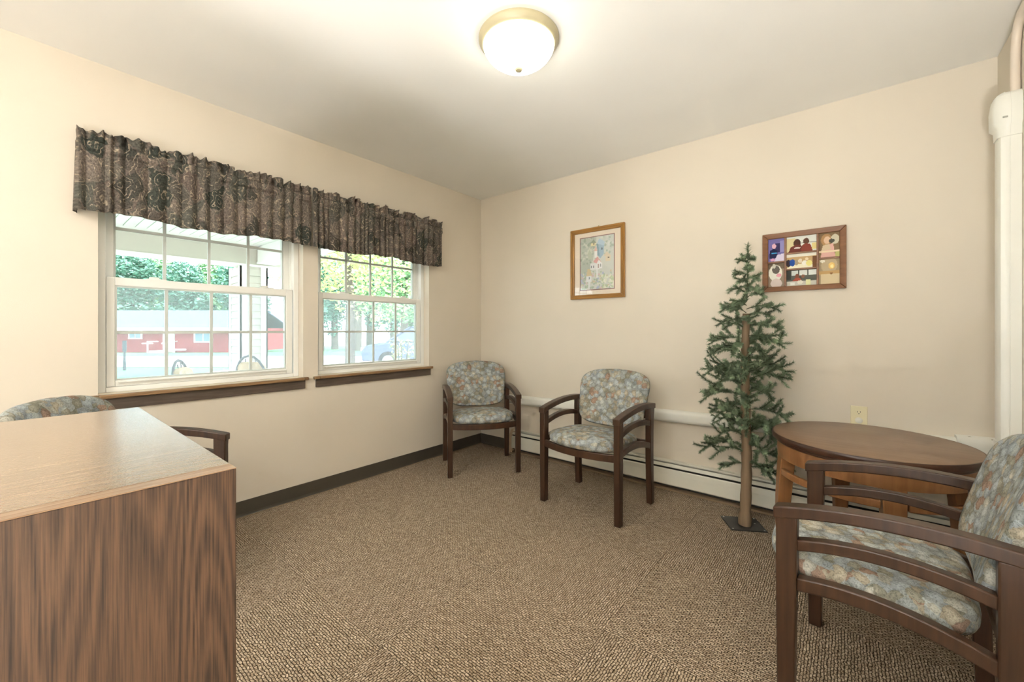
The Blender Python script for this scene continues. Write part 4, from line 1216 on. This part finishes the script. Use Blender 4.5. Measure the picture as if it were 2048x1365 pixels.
for i, (px, t_, h_, rx) in enumerate(((150, 62, 14, 4.4), (205, 74, 17, 4.6), (262, 62, 14, 4.3), (318, 74, 16, 4.6), (375, 62, 13.5, 4.3), (428, 74, 17, 4.6), (488, 62, 14, 4.3))):
    leafy_tree(vp(px, t_), h_, rx, 2.2, 0.34, 4600, M['leafA' if i % 2 else 'leafB'], 'leafy tree behind the red house, %s from the left in the row' % ORD[i], gA, 0.35, 20 + i)
gB = 'trees beyond the parking area'
for i, (px, t_, h_, rx) in enumerate(((602, 62, 14, 2.6), (640, 50, 13, 1.9), (670, 62, 14, 2.6), (714, 50, 13, 1.8), (740, 62, 14, 2.6), (788, 50, 13, 1.9), (820, 60, 14, 3.0), (866, 50, 13, 2.2))):
    leafy_tree(vp(px, t_), h_, rx, 3.0, 0.27, 3400, M['leafB' if i % 3 else 'leafA'], 'woodland tree beyond the pale parking area, %s from the left' % ORD[i], gB, 0.45, 40 + i)
leafy_tree(vp(700, 15.5), 7.5, 3.6, 2.3, 0.10, 8000, M['leafC'], 'pale sunlit tree arching over the parking area outside the corner window', None, 0.16, 71)
leafy_tree(vp(806, 23), 8.5, 3.0, 2.6, 0.14, 5000, M['leafA'], 'bright green tree standing behind the parked car', None, 0.2, 72)
# shrub with pale leaves just outside the corner window
sh = thing('flowering_shrub', 'pale leaved shrub just outside the corner window', 'shrub', vp(806, 7.2, -0.30), 0)
rnd = random.Random(9)
mb = MB(); st = MB()
for k in range(16):
    a_ = rnd.uniform(0, 6.28); rr = rnd.uniform(0.05, 0.34)
    top = Vector((rr*math.cos(a_), rr*math.sin(a_), rnd.uniform(0.8, 1.28)))
    st.tube([(0, 0, 0), top * 0.5 + Vector((0, 0, 0.1)), top], 0.008, 5)
    for q in range(34):
        crown(mb, top * rnd.uniform(0.5, 1.0), 0.06, 0.06, 1, 0.035, rnd)
st.build('stems', M['treebark'], sh); f_ = mb.build('foliage', M['leafC'], sh); f_['kind'] = 'stuff'

# parked car
ca = thing('parked_car', 'dark blue parked estate car outside the corner window', 'car', vp(852, 15.5), YAW + R(14))
prof = [(-2.2, 0.32), (-2.25, 0.62), (-2.1, 0.86), (-1.25, 0.98), (2.1, 1.0), (2.25, 0.70), (2.2, 0.32)]
MB().loft([[(x, y, z if abs(y) < 0.8 else z * 0.98) for x, z in prof] for y in (-0.88, -0.80, 0.80, 0.88)]).build('car_body', M['carpaint'], ca, bevel=0.04, seg=2)
cabn = [(-1.35, 0.97), (-0.55, 1.48), (1.65, 1.52), (2.08, 0.99)]
MB().loft([[(x, y * (1 if z < 1.2 else 0.86), z) for x, z in cabn] for y in (-0.80, 0.80)]).build('car_cabin', M['carglass'], ca, bevel=0.03)
MB().hexa([(-0.58, -0.69, 1.485), (1.70, -0.69, 1.525), (1.70, 0.69, 1.525), (-0.58, 0.69, 1.485), (-0.5, -0.66, 1.55), (1.6, -0.66, 1.58), (1.6, 0.66, 1.58), (-0.5, 0.66, 1.55)]).build('car_roof', M['carpaint'], ca, bevel=0.02)
for s in (-1, 1):
    for x0_, x1_ in ((-1.40, -0.60), (0.45, 0.50), (1.66, 2.12)):
        za, zb = (0.97, 1.50) if x0_ == -1.40 else ((1.52, 0.99) if x0_ == 1.66 else (0.97, 1.5))
        MB().tube([(x0_, s*0.80, za), (x1_, s*0.695, zb)] if zb > za else [(x0_, s*0.695, za), (x1_, s*0.80, zb)], 0.035, 6).build('car_pillar', M['carpaint'], ca)
    for x_ in (-1.35, 1.4):
        wv = MB(); wv.loft([[(x_ + r*math.cos(2*PI*k/24), s*yy, 0.32 + r*math.sin(2*PI*k/24)) for k in range(24)] for r, yy in ((0.30, 0.70), (0.325, 0.74), (0.325, 0.88), (0.29, 0.90))])
        wo = wv.build('wheel', M['tyre'], ca, smooth=True)
        MB().loft([[(x_ + r*math.cos(2*PI*k/16), s*yy, 0.32 + r*math.sin(2*PI*k/16)) for k in range(16)] for r, yy in ((0.19, 0.895), (0.19, 0.905), (0.06, 0.915))]).build('hubcap', M['chrome'], wo)
    MB().box(-2.27, -2.16, s*0.62 - 0.16, s*0.62 + 0.16, 0.66, 0.78).build('headlamp', M['chrome'], ca)
